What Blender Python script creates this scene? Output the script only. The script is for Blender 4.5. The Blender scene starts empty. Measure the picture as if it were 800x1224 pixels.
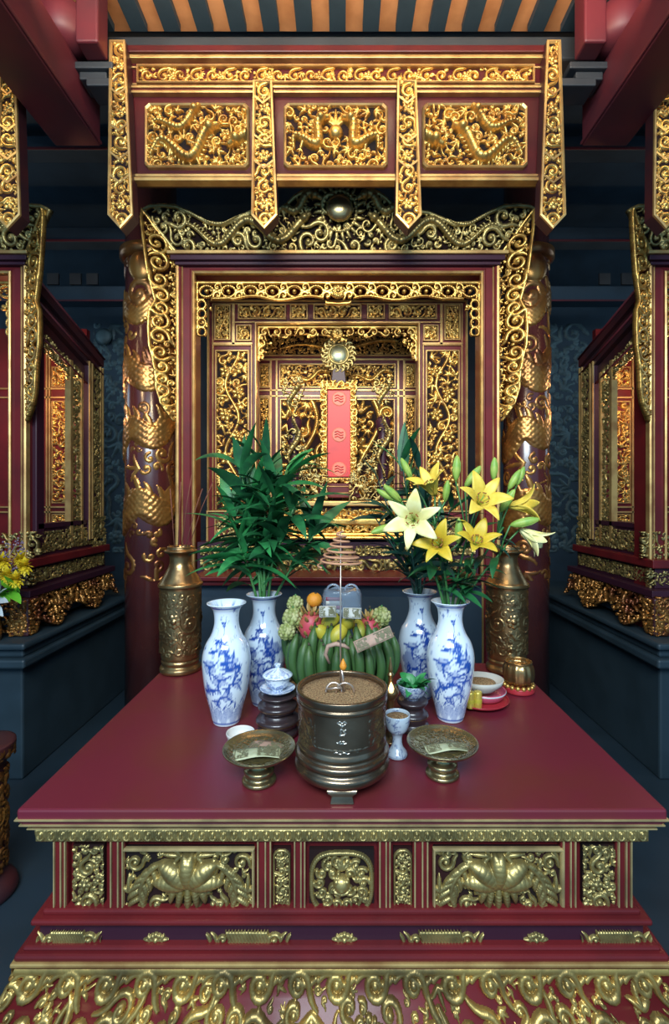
import bpy, bmesh, math, random
import numpy as np
from mathutils import Vector, Matrix

S = bpy.context.scene
COL = S.collection
PI = math.pi
# ------------------------------------------------------------------ camera
F = 580.0            # focal length in pixels of the 800x1224 frame
VX, VY = 408.0, 595.0
CZ = 1.56            # eye height
cam_d = bpy.data.cameras.new('camera')
cam = bpy.data.objects.new('camera', cam_d); COL.objects.link(cam)
cam.location = (0, 0, CZ); cam.rotation_euler = (PI/2, 0, 0)
cam_d.sensor_fit = 'VERTICAL'; cam_d.sensor_height = 36; cam_d.sensor_width = 36
cam_d.lens = 36*F/1224
cam_d.shift_x = -(VX-400)/1224
cam_d.shift_y = (VY-612)/1224
cam_d.clip_start = 0.02
S.camera = cam
# ------------------------------------------------------------------ world, lights, exposure
S.view_settings.view_transform = 'Standard'
S.view_settings.look = 'None'
S.view_settings.gamma = 1.0
S.view_settings.use_curve_mapping = False
S.view_settings.exposure = 0.35
W = bpy.data.worlds.new('world'); S.world = W; W.use_nodes = True
W.node_tree.nodes['Background'].inputs[0].default_value = (0.20, 0.48, 0.80, 1)
W.node_tree.nodes['Background'].inputs[1].default_value = 0.65

def light(name, kind, loc, energy, color, size=0.1, sizey=None, target=None, spot=None, spread=None):
    d = bpy.data.lights.new(name, kind); d.energy = energy; d.color = color
    if kind == 'AREA':
        d.shape = 'RECTANGLE'; d.size = size; d.size_y = sizey or size
        if spread: d.spread = spread
    elif kind != 'SUN':
        d.shadow_soft_size = size
    if spot: d.spot_size = spot; d.spot_blend = 0.6
    o = bpy.data.objects.new(name, d); COL.objects.link(o); o.location = loc
    if target is not None:
        o.rotation_euler = (Vector(target)-Vector(loc)).to_track_quat('-Z', 'Y').to_euler()
    return o
light('entrance_daylight', 'AREA', (-0.3, -1.5, 3.35), 185, (0.80, 0.93, 1.0), 2.4, 1.2, (0, 1.9, 1.0))
light('hanging_lamp_light', 'AREA', (0.0, 1.95, 3.98), 4.4, (1.0, 0.79, 0.50), 1.9, 0.10, (0, 2.72, 2.9), spread=2.0)
light('side_lamp_light', 'AREA', (-2.3, 1.95, 3.9), 4, (1.0, 0.72, 0.36), 0.7, 0.1, (-2.4, 2.72, 2.8), spread=2.0)
light('far_side_lamp_light', 'AREA', (2.3, 1.95, 3.9), 4, (1.0, 0.72, 0.36), 0.7, 0.1, (2.4, 2.72, 2.8), spread=2.0)
light('front_lamp_light', 'AREA', (0.0, 0.9, 3.3), 8, (1.0, 0.74, 0.40), 0.9, 0.15, (0, 2.9, 2.2), spread=1.4)
light('roof_lamp_light', 'AREA', (0.0, 1.95, 3.80), 21, (1.0, 0.74, 0.44), 2.6, 0.2, (0, 2.2, 4.2))
light('shrine_lamp_light', 'POINT', (-0.42, 3.10, 2.52), 1.2, (1.0, 0.80, 0.52), 0.05)
light('niche_lamp_light', 'POINT', (-0.33, 3.50, 2.36), 1.7, (1.0, 0.68, 0.36), 0.04)
light('tablet_lamp_light', 'POINT', (0.10, 3.16, 2.32), 0.5, (1.0, 0.72, 0.42), 0.04)
light('left_shrine_lamp_light', 'POINT', (-2.25, 3.35, 2.35), 12, (1.0, 0.58, 0.28), 0.05)
light('right_shrine_lamp_light', 'POINT', (2.25, 3.35, 2.35), 11, (1.0, 0.58, 0.28), 0.05)
light('aisle_fill_light', 'AREA', (-4.4, 3.6, 3.0), 16, (0.50, 0.78, 1.0), 1.6, 1.6, (-2.0, 4.8, 2.9))  # added cool fill that lifts the dark back corners, no window there
light('far_aisle_fill_light', 'AREA', (4.4, 3.6, 3.0), 16, (0.50, 0.78, 1.0), 1.6, 1.6, (2.0, 4.8, 2.9))  # the same added fill for the right-hand aisle
light('column_lamp_light', 'SPOT', (-1.75, 1.6, 3.1), 14, (1.0, 0.66, 0.30), 0.10, target=(-1.2, 3.1, 2.05), spot=0.42)

# ------------------------------------------------------------------ materials
MATS = {}
def mat(name, col, rough=0.5, metal=0.0, col2=None, scale=8.0, bump=0.0, coat=0.0, lo=0.4, hi=0.65, spec=0.5,
        bscale=None, trans=0.0, alpha=1.0, stretch=None):
    m = bpy.data.materials.new(name); m.use_nodes = True
    nt = m.node_tree; b = nt.nodes['Principled BSDF']
    b.inputs['Base Color'].default_value = (*col, 1)
    b.inputs['Roughness'].default_value = rough
    b.inputs['Metallic'].default_value = metal
    b.inputs['Coat Weight'].default_value = coat
    b.inputs['Coat Roughness'].default_value = 0.15
    b.inputs['Specular IOR Level'].default_value = spec
    b.inputs['Transmission Weight'].default_value = trans
    b.inputs['Alpha'].default_value = alpha
    tc = nt.nodes.new('ShaderNodeTexCoord'); vec = tc.outputs['Object']
    if stretch:
        mp = nt.nodes.new('ShaderNodeMapping'); mp.inputs['Scale'].default_value = stretch
        nt.links.new(vec, mp.inputs['Vector']); vec = mp.outputs['Vector']
    if col2 is not None:
        n = nt.nodes.new('ShaderNodeTexNoise'); n.inputs['Scale'].default_value = scale; n.inputs['Detail'].default_value = 5
        r = nt.nodes.new('ShaderNodeMapRange'); r.inputs[1].default_value = lo; r.inputs[2].default_value = hi
        x = nt.nodes.new('ShaderNodeMix'); x.data_type = 'RGBA'
        x.inputs[6].default_value = (*col, 1); x.inputs[7].default_value = (*col2, 1)
        nt.links.new(vec, n.inputs['Vector']); nt.links.new(n.outputs[0], r.inputs[0])
        nt.links.new(r.outputs[0], x.inputs[0]); nt.links.new(x.outputs[2], b.inputs['Base Color'])
    if bump:
        n2 = nt.nodes.new('ShaderNodeTexNoise'); n2.inputs['Scale'].default_value = bscale or scale*3; n2.inputs['Detail'].default_value = 4
        bp = nt.nodes.new('ShaderNodeBump'); bp.inputs['Strength'].default_value = bump; bp.inputs['Distance'].default_value = 0.01
        nt.links.new(vec, n2.inputs['Vector']); nt.links.new(n2.outputs[0], bp.inputs['Height']); nt.links.new(bp.outputs[0], b.inputs['Normal'])
    MATS[name] = m
    return m
def paintmat(name, ca, cb, rough=0.12, coat=0.6, metal_b=0.0):
    """colour attribute 'paint' (0..1) mixes the ground colour ca with the drawn pattern cb"""
    m = mat(name, ca, rough, coat=coat); nt = m.node_tree; b = nt.nodes['Principled BSDF']
    a = nt.nodes.new('ShaderNodeAttribute'); a.attribute_name = 'paint'
    x = nt.nodes.new('ShaderNodeMix'); x.data_type = 'RGBA'
    x.inputs[6].default_value = (*ca, 1); x.inputs[7].default_value = (*cb, 1)
    nt.links.new(a.outputs['Fac'], x.inputs[0]); nt.links.new(x.outputs[2], b.inputs['Base Color'])
    if metal_b:
        mu = nt.nodes.new('ShaderNodeMath'); mu.operation = 'MULTIPLY'; mu.inputs[1].default_value = metal_b
        nt.links.new(a.outputs['Fac'], mu.inputs[0]); nt.links.new(mu.outputs[0], b.inputs['Metallic'])
    return m
GOLD = mat('gold_leaf', (0.66, 0.41, 0.11), 0.34, 0.80, (0.34, 0.16, 0.045), 14, 0.25, lo=0.46, hi=0.72)
GOLDL = mat('gold_line', (0.62, 0.41, 0.15), 0.38, 0.55, (0.40, 0.22, 0.08), 9)
COOLG = mat('cool_lit_gilt', (0.44, 0.335, 0.125), 0.40, 0.75, (0.17, 0.14, 0.06), 16, 0.25, lo=0.42, hi=0.72)  # paler, greener copy of the gold: cool light put into its colour
SKIRT = mat('shaded_worn_gold', (0.56, 0.37, 0.11), 0.38, 0.75, (0.20, 0.14, 0.055), 9, 0.25, lo=0.40, hi=0.66)  # patchy gold, dimmed: weaker light on the table skirt put into its colour
COOLGL = mat('cool_lit_gilt_line', (0.58, 0.44, 0.20), 0.45, 0.5, (0.33, 0.25, 0.12), 12)  # line gold with the same cool light coloured in
RED = mat('red_lacquer', (0.138, 0.012, 0.014), 0.38, 0, (0.095, 0.010, 0.012), 5, 0.04, coat=0.08, spec=0.3)
CRED = mat('canopy_dark_red', (0.085, 0.010, 0.012), 0.38, 0, (0.055, 0.009, 0.011), 5, 0.04, coat=0.08, spec=0.3)
BLK = mat('blackened_ground', (0.012, 0.008, 0.008), 0.7, 0, (0.028, 0.008, 0.008), 9, spec=0.12)
REDT = mat('table_red_lacquer', (0.140, 0.012, 0.026), 0.45, 0, (0.130, 0.018, 0.019), 3.5, 0.05, coat=0.05, lo=0.45, hi=0.65)
REDB = mat('beam_red_paint', (0.14, 0.018, 0.028), 0.5, 0, (0.09, 0.02, 0.028), 3, 0.05)
DRED = mat('dark_red_ground', (0.060, 0.012, 0.014), 0.5, 0, (0.03, 0.012, 0.018), 6)
PLUM = mat('plum_lacquer', (0.038, 0.010, 0.022), 0.45, 0, coat=0.06, spec=0.3)
DARK = mat('dark_timber', (0.026, 0.052, 0.080), 0.6, 0, (0.018, 0.036, 0.056), 4, 0.05)
GREYT = mat('grey_timber', (0.040, 0.046, 0.052), 0.5, 0, (0.03, 0.034, 0.04), 6)
STONE = mat('grey_plinth', (0.024, 0.044, 0.060), 0.5, 0, (0.018, 0.034, 0.046), 5)
FLOORM = mat('dark_floor', (0.018, 0.034, 0.050), 0.5, 0, (0.013, 0.026, 0.038), 3)
TERRA = mat('terracotta_boards', (0.78, 0.37, 0.165), 0.7, 0, (0.62, 0.27, 0.11), 6)
BLUEREL = mat('blue_grey_relief', (0.09, 0.15, 0.17), 0.55, 0.1, (0.05, 0.08, 0.09), 8)
BRASS = mat('old_brass', (0.44, 0.27, 0.11), 0.28, 0.9, (0.20, 0.12, 0.06), 12, 0.12, lo=0.4, hi=0.75)
BRASSB = mat('bright_brass', (0.42, 0.35, 0.18), 0.27, 0.9, (0.26, 0.20, 0.10), 10, 0.1)
BRONZE = mat('dark_bronze', (0.33, 0.24, 0.155), 0.26, 0.92, (0.17, 0.12, 0.08), 9, 0.1, lo=0.35, hi=0.7)
SILV = mat('pewter_trim', (0.55, 0.50, 0.42), 0.25, 0.9)
SANDM = mat('incense_ash', (0.44, 0.28, 0.13), 0.95, 0, (0.17, 0.085, 0.036), 260, 0.9, bscale=180, lo=0.42, hi=0.6)
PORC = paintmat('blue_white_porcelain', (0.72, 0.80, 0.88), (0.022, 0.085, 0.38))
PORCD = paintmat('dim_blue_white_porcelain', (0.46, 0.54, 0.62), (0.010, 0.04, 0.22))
WHITE = mat('white_glaze', (0.66, 0.64, 0.60), 0.2, coat=0.4)
COLM = mat('column_lacquer', (0.075, 0.016, 0.014), 0.24, 0, (0.045, 0.012, 0.014), 4, 0.03, coat=0.7)
COLG = mat('column_gilt', (0.42, 0.20, 0.05), 0.30, 0.7, (0.13, 0.04, 0.016), 5, 0.15, lo=0.40, hi=0.64)
DWOOD = mat('dark_turned_wood', (0.035, 0.022, 0.024), 0.3, 0, coat=0.5)
LEAF = mat('bamboo_leaf', (0.020, 0.150, 0.042), 0.45, 0, (0.010, 0.065, 0.024), 20, lo=0.35, hi=0.65)
LEAFL = mat('bright_leaf', (0.030, 0.23, 0.06), 0.45, 0, (0.016, 0.12, 0.036), 20)
LEAFD = mat('dark_leaf', (0.010, 0.055, 0.035), 0.42, 0, (0.008, 0.035, 0.028), 20)
STEM = mat('green_stem', (0.05, 0.17, 0.045), 0.45)
PETY = mat('yellow_petal', (0.80, 0.58, 0.085), 0.5, 0, (0.72, 0.48, 0.05), 30)
PETW = mat('cream_petal', (0.84, 0.78, 0.38), 0.5, 0, (0.78, 0.66, 0.22), 18)
PETG = mat('golden_petal', (0.66, 0.44, 0.03), 0.5, 0, (0.55, 0.40, 0.03), 30)
BUD = mat('lily_bud_green', (0.22, 0.38, 0.06), 0.5, 0, (0.40, 0.48, 0.09), 25)
ANTH = mat('anther', (0.28, 0.11, 0.02), 0.8)
BANG = mat('green_banana', (0.038, 0.095, 0.024), 0.5, 0, (0.10, 0.15, 0.028), 14, lo=0.5, hi=0.75)
BANT = mat('banana_tip', (0.05, 0.04, 0.02), 0.7)
DRAG = mat('dragon_fruit_skin', (0.50, 0.055, 0.08), 0.5, 0, (0.42, 0.10, 0.06), 20)
DRAGL = mat('dragon_fruit_scale', (0.36, 0.22, 0.06), 0.5)
ORNG = mat('orange_skin', (0.72, 0.26, 0.02), 0.5, 0, bump=0.3, bscale=300)
CUST = mat('custard_apple_skin', (0.24, 0.27, 0.075), 0.6, 0, (0.44, 0.42, 0.2), 40)
MANG = mat('mango_skin', (0.50, 0.40, 0.035), 0.45, 0, (0.30, 0.30, 0.04), 12)
NOTE = mat('banknote_paper', (0.44, 0.46, 0.30), 0.7, 0, (0.36, 0.38, 0.22), 60)
NOTEI = mat('banknote_ink', (0.16, 0.15, 0.08), 0.7)
NOTEP = mat('pink_banknote_paper', (0.44, 0.27, 0.20), 0.7, 0, (0.36, 0.24, 0.18), 60)
PAPER = mat('pale_paper', (0.52, 0.50, 0.44), 0.6)
PINK = mat('pink_plate', (0.55, 0.10, 0.17), 0.25, coat=0.4)
REDP = mat('red_plastic', (0.42, 0.03, 0.04), 0.3, coat=0.3)
YELG = mat('yellow_foil', (0.72, 0.56, 0.10), 0.25, 0.5)
COIL = mat('incense_coil_powder', (0.50, 0.24, 0.13), 0.8)
WIRE = mat('bright_wire', (0.62, 0.50, 0.42), 0.3, 0.8)
STICK = mat('incense_stick', (0.16, 0.05, 0.03), 0.8)
CLOTH = mat('red_silk', (0.66, 0.035, 0.035), 0.45, 0, (0.56, 0.03, 0.035), 10)
CLOTHP = mat('pale_medallion', (0.72, 0.20, 0.14), 0.5)
MIRROR = mat('dull_mirror', (0.45, 0.46, 0.30), 0.3, 0.8)
BAG = mat('clear_plastic', (0.55, 0.66, 0.80), 0.12, 0, trans=0.75, alpha=0.75)
LABR = mat('wine_label_band', (0.30, 0.04, 0.07), 0.4)
WRAP = mat('pale_wrap', (0.55, 0.60, 0.62), 0.3)
LIME = mat('bright_green_wrap', (0.13, 0.42, 0.03), 0.4)
CHRY = mat('yellow_chrysanthemum', (0.75, 0.56, 0.02), 0.6)
LAV = mat('lavender_sprig', (0.20, 0.15, 0.24), 0.7)
FLAME = bpy.data.materials.new('lamp_flame'); FLAME.use_nodes = True
_b = FLAME.node_tree.nodes['Principled BSDF']; _b.inputs['Base Color'].default_value = (1, .7, .3, 1)
_b.inputs['Emission Color'].default_value = (1, 0.62, 0.22, 1); _b.inputs['Emission Strength'].default_value = 2.2

# ------------------------------------------------------------------ object helpers
def P(x, y, Y):
    return ((x-VX)*Y/F, CZ-(y-VY)*Y/F)
def TY(y):            # depth of a spot on the offering-table top seen at height y in the photo
    return 0.76*F/(y-VY)
def link(name, me, m=None, parent=None):
    o = bpy.data.objects.new(name, me); COL.objects.link(o)
    if m is not None: me.materials.append(m)
    if parent is not None: o.parent = parent
    return o
def tag(o, label, cat, group=None, kind='thing'):
    o['label'] = label; o['category'] = cat; o['kind'] = kind
    if group: o['group'] = group
    return o
def thing(name, loc, label, cat, group=None, rz=0):
    o = bpy.data.objects.new(name, None); COL.objects.link(o)
    o.location = loc; o.rotation_euler = (0, 0, rz); o.empty_display_size = 0.05
    return tag(o, label, cat, group)
def struct(o):
    o['kind'] = 'structure'; return o
def copy_tree(o, parent=None):
    c = o.copy(); COL.objects.link(c)
    if parent is not None: c.parent = parent
    for ch in list(o.children): copy_tree(ch, c)
    return c
def fastmesh(name, V, Fq, smooth=True):
    me = bpy.data.meshes.new(name)
    V = np.asarray(V, dtype=np.float32); Fq = np.asarray(Fq, dtype=np.int32)
    me.vertices.add(len(V)); me.vertices.foreach_set('co', V.ravel())
    n, k = Fq.shape
    me.loops.add(n*k); me.loops.foreach_set('vertex_index', Fq.ravel())
    me.polygons.add(n); me.polygons.foreach_set('loop_start', np.arange(0, n*k, k, dtype=np.int32))
    me.polygons.foreach_set('use_smooth', np.full(n, smooth))
    me.update(calc_edges=True); me.validate()
    return me
class MB:
    """collects shapes, then links them as ONE mesh"""
    def __init__(s): s.v = []; s.f = []; s.sm = []
    def add(s, V, Fs, smooth=False):
        k = len(s.v); s.v += [tuple(p) for p in V]
        s.f += [tuple(i+k for i in f) for f in Fs]; s.sm += [smooth]*len(Fs); return s
    def box(s, x0, x1, y0, y1, z0, z1):
        V = [(x, y, z) for x in (x0, x1) for y in (y0, y1) for z in (z0, z1)]
        return s.add(V, [(0,1,3,2), (4,6,7,5), (0,4,5,1), (2,3,7,6), (0,2,6,4), (1,5,7,3)])
    def prism(s, poly, y0, y1):          # poly in (x, z), counter-clockwise seen from the front
        n = len(poly); V = [(x, y0, z) for x, z in poly]+[(x, y1, z) for x, z in poly]
        return s.add(V, [tuple(range(n)), tuple(range(2*n-1, n-1, -1))]+[(i, i+n, (i+1) % n+n, (i+1) % n) for i in range(n)])
    def frame(s, x0, x1, z0, z1, y, prof):   # mitred picture-frame moulding, prof = [(inset, rise towards the viewer)]
        V = []
        for d, h in prof:
            V += [(x0+d, y-h, z0+d), (x1-d, y-h, z0+d), (x1-d, y-h, z1-d), (x0+d, y-h, z1-d)]
        Fs = []
        for i in range(len(prof)-1):
            for k in range(4):
                a, b = 4*i+k, 4*i+(k+1) % 4
                Fs.append((a, b, b+4, a+4))
        return s.add(V, Fs)
    def line(s, x0, x1, z0, z1, y, w=0.012, h=0.008):   # slim gilt bead round a rectangle
        return s.frame(x0, x1, z0, z1, y, [(0, 0), (0, h*.6), (w*.3, h), (w*.7, h), (w, h*.6), (w, 0)])
    def lathe(s, prof, c=(0, 0, 0), n=40, caps=True):
        V = []; k = len(prof)
        for i in range(n):
            a = 2*PI*i/n
            for r, z in prof: V.append((c[0]+r*math.cos(a), c[1]+r*math.sin(a), c[2]+z))
        Fs = [(i*k+j, ((i+1) % n)*k+j, ((i+1) % n)*k+j+1, i*k+j+1) for i in range(n) for j in range(k-1)]
        if caps:
            if prof[0][0] > 1e-6: Fs.append(tuple(i*k for i in range(n-1, -1, -1)))
            if prof[-1][0] > 1e-6: Fs.append(tuple(i*k+k-1 for i in range(n)))
        return s.add(V, Fs, True)
    def tube(s, pts, rad, n=8):
        pts = [Vector(p) for p in pts]; m = len(pts)
        if not hasattr(rad, '__len__'): rad = [rad]*m
        V = []; ref = None
        for i, p in enumerate(pts):
            t = (pts[min(i+1, m-1)]-pts[max(i-1, 0)])
            t = t.normalized() if t.length > 1e-9 else Vector((0, 0, 1))
            if ref is None: ref = t.orthogonal().normalized()
            ref = (ref-t*ref.dot(t)); ref = ref.normalized() if ref.length > 1e-6 else t.orthogonal().normalized()
            b = t.cross(ref)
            for k in range(n):
                a = 2*PI*k/n; V.append(p+(ref*math.cos(a)+b*math.sin(a))*rad[i])
        Fs = [(i*n+k, i*n+(k+1) % n, (i+1)*n+(k+1) % n, (i+1)*n+k) for i in range(m-1) for k in range(n)]
        Fs += [tuple(range(n-1, -1, -1)), tuple((m-1)*n+k for k in range(n))]
        return s.add(V, Fs, True)
    def ball(s, c, r, nu=16, nv=10, mtx=None):
        if not hasattr(r, '__len__'): r = (r, r, r)
        V = []
        for j in range(nv+1):
            ph = PI*j/nv
            for i in range(nu):
                a = 2*PI*i/nu
                q = Vector((r[0]*math.sin(ph)*math.cos(a), r[1]*math.sin(ph)*math.sin(a), r[2]*math.cos(ph)))
                if mtx is not None: q = mtx @ q
                V.append(Vector(c)+q)
        Fs = [(j*nu+i, (j+1)*nu+i, (j+1)*nu+(i+1) % nu, j*nu+(i+1) % nu) for j in range(nv) for i in range(nu)]
        return s.add(V, Fs, True)
    def strip(s, rows):                       # rows of equal length -> grid of quads
        k = len(rows[0]); V = [p for r in rows for p in r]
        Fs = [(i*k+j, i*k+j+1, (i+1)*k+j+1, (i+1)*k+j) for i in range(len(rows)-1) for j in range(k-1)]
        return s.add(V, Fs, True)
    def build(s, name, m, parent=None, bevel=0.0, solid=0.0):
        me = bpy.data.meshes.new(name); me.from_pydata([tuple(p) for p in s.v], [], s.f)
        me.polygons.foreach_set('use_smooth', s.sm)
        bm = bmesh.new(); bm.from_mesh(me)
        bmesh.ops.remove_doubles(bm, verts=bm.verts, dist=1e-6)
        bmesh.ops.recalc_face_normals(bm, faces=bm.faces)
        if bevel:
            ed = [e for e in bm.edges if len(e.link_faces) == 2 and e.calc_face_angle(0) > 0.7]
            bmesh.ops.bevel(bm, geom=ed, offset=bevel, segments=2, affect='EDGES', profile=0.5, clamp_overlap=True)
        bm.to_mesh(me); bm.free(); me.update()
        o = link(name, me, m, parent)
        if solid:
            md = o.modifiers.new('thickness', 'SOLIDIFY'); md.thickness = solid; md.offset = 0
        return o
def inv(o, parent):
    """parent keeping the place"""
    o.parent = parent; o.matrix_parent_inverse = Matrix.Translation(-Vector(parent.location)); return o

# ------------------------------------------------------------------ carving engine: motifs are pressed into a height grid, then meshed
class Relief:
    def __init__(s, w, h, cell, seed=0):
        s.w, s.h, s.c = w, h, cell
        s.nx, s.ny = int(w/cell)+2, int(h/cell)+2
        s.xs = np.linspace(0, w, s.nx); s.ys = np.linspace(0, h, s.ny)
        s.H = np.zeros((s.ny, s.nx)); s.R = random.Random(seed); s.mask = None
    def dot(s, x, y, r, k=1.0, base=0.0):
        dx = s.w/(s.nx-1); dy = s.h/(s.ny-1)
        i0 = max(0, int((x-r)/dx)); i1 = min(s.nx, int((x+r)/dx)+2)
        j0 = max(0, int((y-r)/dy)); j1 = min(s.ny, int((y+r)/dy)+2)
        if i0 >= i1 or j0 >= j1: return
        d = r*r-((s.xs[i0:i1]-x)**2)[None, :]-((s.ys[j0:j1]-y)**2)[:, None]
        v = base*(d > 0)+k*np.sqrt(np.maximum(d, 0))
        np.maximum(s.H[j0:j1, i0:i1], v, out=s.H[j0:j1, i0:i1])
    def tube(s, pts, rad, k=1.0, base=0.0, ribs=0.0, rib=0.02):
        n = len(pts)
        if not hasattr(rad, '__len__'): rad = [rad]*n
        run = 0.0
        for a in range(n-1):
            (x0, y0), (x1, y1) = pts[a], pts[a+1]; L = math.hypot(x1-x0, y1-y0)
            m = max(1, int(L/(0.45*max(min(rad[a], rad[a+1]), s.c*0.8))))
            for q in range(m):
                t = q/m; r = rad[a]+(rad[a+1]-rad[a])*t
                kk = k*(1+ribs*math.sin(2*PI*(run+L*t)/rib)) if ribs else k
                s.dot(x0+(x1-x0)*t, y0+(y1-y0)*t, r, kk, base)
            run += L
    def spiral(s, x, y, R, a0, turns, d, r, k=1.0, base=0.0, tail=0.0):
        n = max(8, int(14*turns)); pts = []; rad = []
        for i in range(n+1):
            t = i/n; q = R*(1-t*0.93)
            a = a0+d*turns*2*PI*t
            pts.append((x+q*math.cos(a), y+q*math.sin(a))); rad.append(r*(1-0.35*t))
        if tail:
            a = a0-d*PI/2
            tp = [(pts[0][0]+math.cos(a+d*0.5*u)*tail*u, pts[0][1]+math.sin(a+d*0.5*u)*tail*u) for u in (1, .75, .5, .25)]
            pts = tp+pts; rad = [r*.35, r*.6, r*.8, r*.95]+rad
        s.tube(pts, rad, k, base)
        s.dot(x, y, r*1.15, k*1.1, base)
    def leaf(s, x, y, a, L, r, curl=0.8, k=1.0, base=0.0, groove=True):
        n = 9; pts = []; rad = []
        px, py = x, y
        for i in range(n+1):
            t = i/n; pts.append((px, py)); rad.append(max(s.c*.7, r*(math.sin(PI*min(1, .18+.82*t))**.8)))
            px += math.cos(a+curl*t*t)*L/n; py += math.sin(a+curl*t*t)*L/n
        s.tube(pts, rad, k, base)
    def spray(s, x, y, a, L, n, r, k=1.0, base=0.0, curl=0.9):
        for i in range(n):
            f = (i/(n-1)-.5)*2 if n > 1 else 0
            s.leaf(x, y, a+f*0.85, L*(1-.25*abs(f)), r, curl*f, k, base)
    def flower(s, x, y, R, n=6, a0=0.0, k=0.9, base=0.0):
        for i in range(n):
            a = a0+2*PI*i/n
            s.tube([(x+R*.3*math.cos(a), y+R*.3*math.sin(a)), (x+R*.72*math.cos(a), y+R*.72*math.sin(a))], [R*.2, R*.31], k, base)
        s.dot(x, y, R*.3, 1.25*k, base+R*.1)
    def dragon(s, path, r, k=1.1, base=0.0, fin=1, head=True):
        n = len(path); rad = []
        for i in range(n):
            t = i/(n-1); rad.append(r*(0.35+0.65*min(1, t*2.2))*(1 if t < .9 else 1-.8*(t-.9)*2))
        s.tube(path, rad, k, base, 0.13, r*0.9)
        acc = 0
        for i in range(1, n-1):
            (x0, y0), (x1, y1) = path[i-1], path[i+1]; L = math.hypot(x1-x0, y1-y0)/2; acc += L
            if acc > r*.7:
                acc = 0; a = math.atan2(y1-y0, x1-x0)+fin*PI/2
                xx, yy = path[i]
                s.leaf(xx+math.cos(a)*rad[i]*.7, yy+math.sin(a)*rad[i]*.7, a-.5*fin, r*1.1, r*.28, -.5*fin, k, base)
        for q in (0.35, 0.68):
            i = int(q*n); x, y = path[i]
            for sg in (-1, 1):
                a = s.R.uniform(-.5, .5)+sg*PI/2
                ex, ey = x+math.cos(a)*r*2.2, y+math.sin(a)*r*2.2
                s.tube([(x, y), (ex, ey)], [r*.55, r*.3], k, base)
                for c in (-.8, 0, .8): s.leaf(ex, ey, a+c, r*1.1, r*.2, c*.6, k, base)
        if head:
            x, y = path[-1]; x0, y0 = path[-3]; a = math.atan2(y-y0, x-x0)
            ca, sa = math.cos(a), math.sin(a)
            s.dot(x, y, r*1.15, k*1.15, base+r*.2)
            s.tube([(x, y), (x+ca*r*1.7, y+sa*r*1.7)], [r*.95, r*.62], k*1.1, base+r*.15)
            for c in (-1, 1):
                s.leaf(x-ca*r*.3, y-sa*r*.3, a+c*2.2, r*2.4, r*.25, c*.8, k, base+r*.1)
                s.dot(x+ca*r*.5-sa*c*r*.5, y+sa*r*.5+ca*c*r*.5, r*.33, 1.2, base+r*.7)
                s.leaf(x+ca*r*1.4, y+sa*r*1.4, a+c*1.0, r*2.4, r*.16, -c*1.6, k, base)
                s.leaf(x-ca*r*.6, y-sa*r*.6, a+c*2.7, r*2.0, r*.3, c*.5, k, base)
    def free(s, x, y, r, thr=0.13):
        if not (0 <= x <= s.w and 0 <= y <= s.h): return False
        i = int(x/s.w*(s.nx-1)); j = int(y/s.h*(s.ny-1)); q = max(1, int(r/s.c))
        blk = s.H[max(0, j-q):j+q+1, max(0, i-q):i+q+1]
        if s.mask is not None and not s.mask[j, i]: return False
        return (blk > 0).mean() < thr
    def fill(s, tries, r, R, k=1.0, base=0.0, kinds='slfc', thr=0.13):
        for t in range(tries):
            x, y = s.R.uniform(0, s.w), s.R.uniform(0, s.h)
            f = 1.0 if t < tries*.4 else (.7 if t < tries*.7 else .5)
            q = R*f*s.R.uniform(.75, 1.15)
            if not s.free(x, y, q*.7, thr): continue
            c = s.R.choice(kinds); a = s.R.uniform(0, 2*PI); d = s.R.choice((-1, 1))
            f *= .86
            if c == 's': s.spiral(x, y, q*.8, a, s.R.uniform(1.1, 1.7), d, r*f, k, base, q*1.3)
            elif c == 'l': s.spray(x-math.cos(a)*q*.6, y-math.sin(a)*q*.6, a, q*1.7, s.R.choice((3, 4)), r*f*.95, k, base)
            elif c == 'f': s.flower(x, y, q*.75, s.R.choice((5, 6, 7)), a, k*.6, base)
            else:
                for b in range(3):
                    aa = a+b*2.1; s.spiral(x+math.cos(aa)*q*.45, y+math.sin(aa)*q*.45, q*.4, aa, 1.0, d, r*f*.7, k, base)
    def sym(s): s.H = np.maximum(s.H, s.H[:, ::-1])
    def clip(s, rough=None):
        if s.mask is not None: s.H = np.where(s.mask, s.H, 0)
    def grid(s): return np.meshgrid(s.xs, s.ys)
    def mesh(s, name, m, mapf, parent=None, back=0.0, floor=0.0, eps=1e-5):
        s.clip()
        H = s.H; on = H > eps
        if back: cell = on[:-1, :-1] & on[1:, :-1] & on[:-1, 1:] & on[1:, 1:]
        else: cell = on[:-1, :-1] | on[1:, :-1] | on[:-1, 1:] | on[1:, 1:]
        idx = np.arange(s.nx*s.ny).reshape(s.ny, s.nx)
        Q = np.stack([idx[:-1, :-1][cell], idx[:-1, 1:][cell], idx[1:, 1:][cell], idx[1:, :-1][cell]], 1)
        if len(Q) == 0: return None
        used, invq = np.unique(Q.ravel(), return_inverse=True); Q = invq.reshape(-1, 4)
        X, Y = s.grid(); u, v, h = X.ravel()[used], Y.ravel()[used], H.ravel()[used]
        V = mapf(u, v, h+floor)
        if back:
            n = len(V); V2 = mapf(u, v, np.full(n, -back)); E = {}
            e = np.concatenate([Q[:, [0, 1]], Q[:, [1, 2]], Q[:, [2, 3]], Q[:, [3, 0]]])
            key = np.sort(e, 1); _, first, cnt = np.unique(key, axis=0, return_index=True, return_counts=True)
            b = e[first[cnt == 1]]
            side = np.stack([b[:, 1], b[:, 0], b[:, 0]+n, b[:, 1]+n], 1)
            Q = np.concatenate([Q, Q[:, ::-1]+n, side]); V = np.concatenate([V, V2])
        me = fastmesh(name, V, Q)
        return link(name, me, m, parent)
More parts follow.
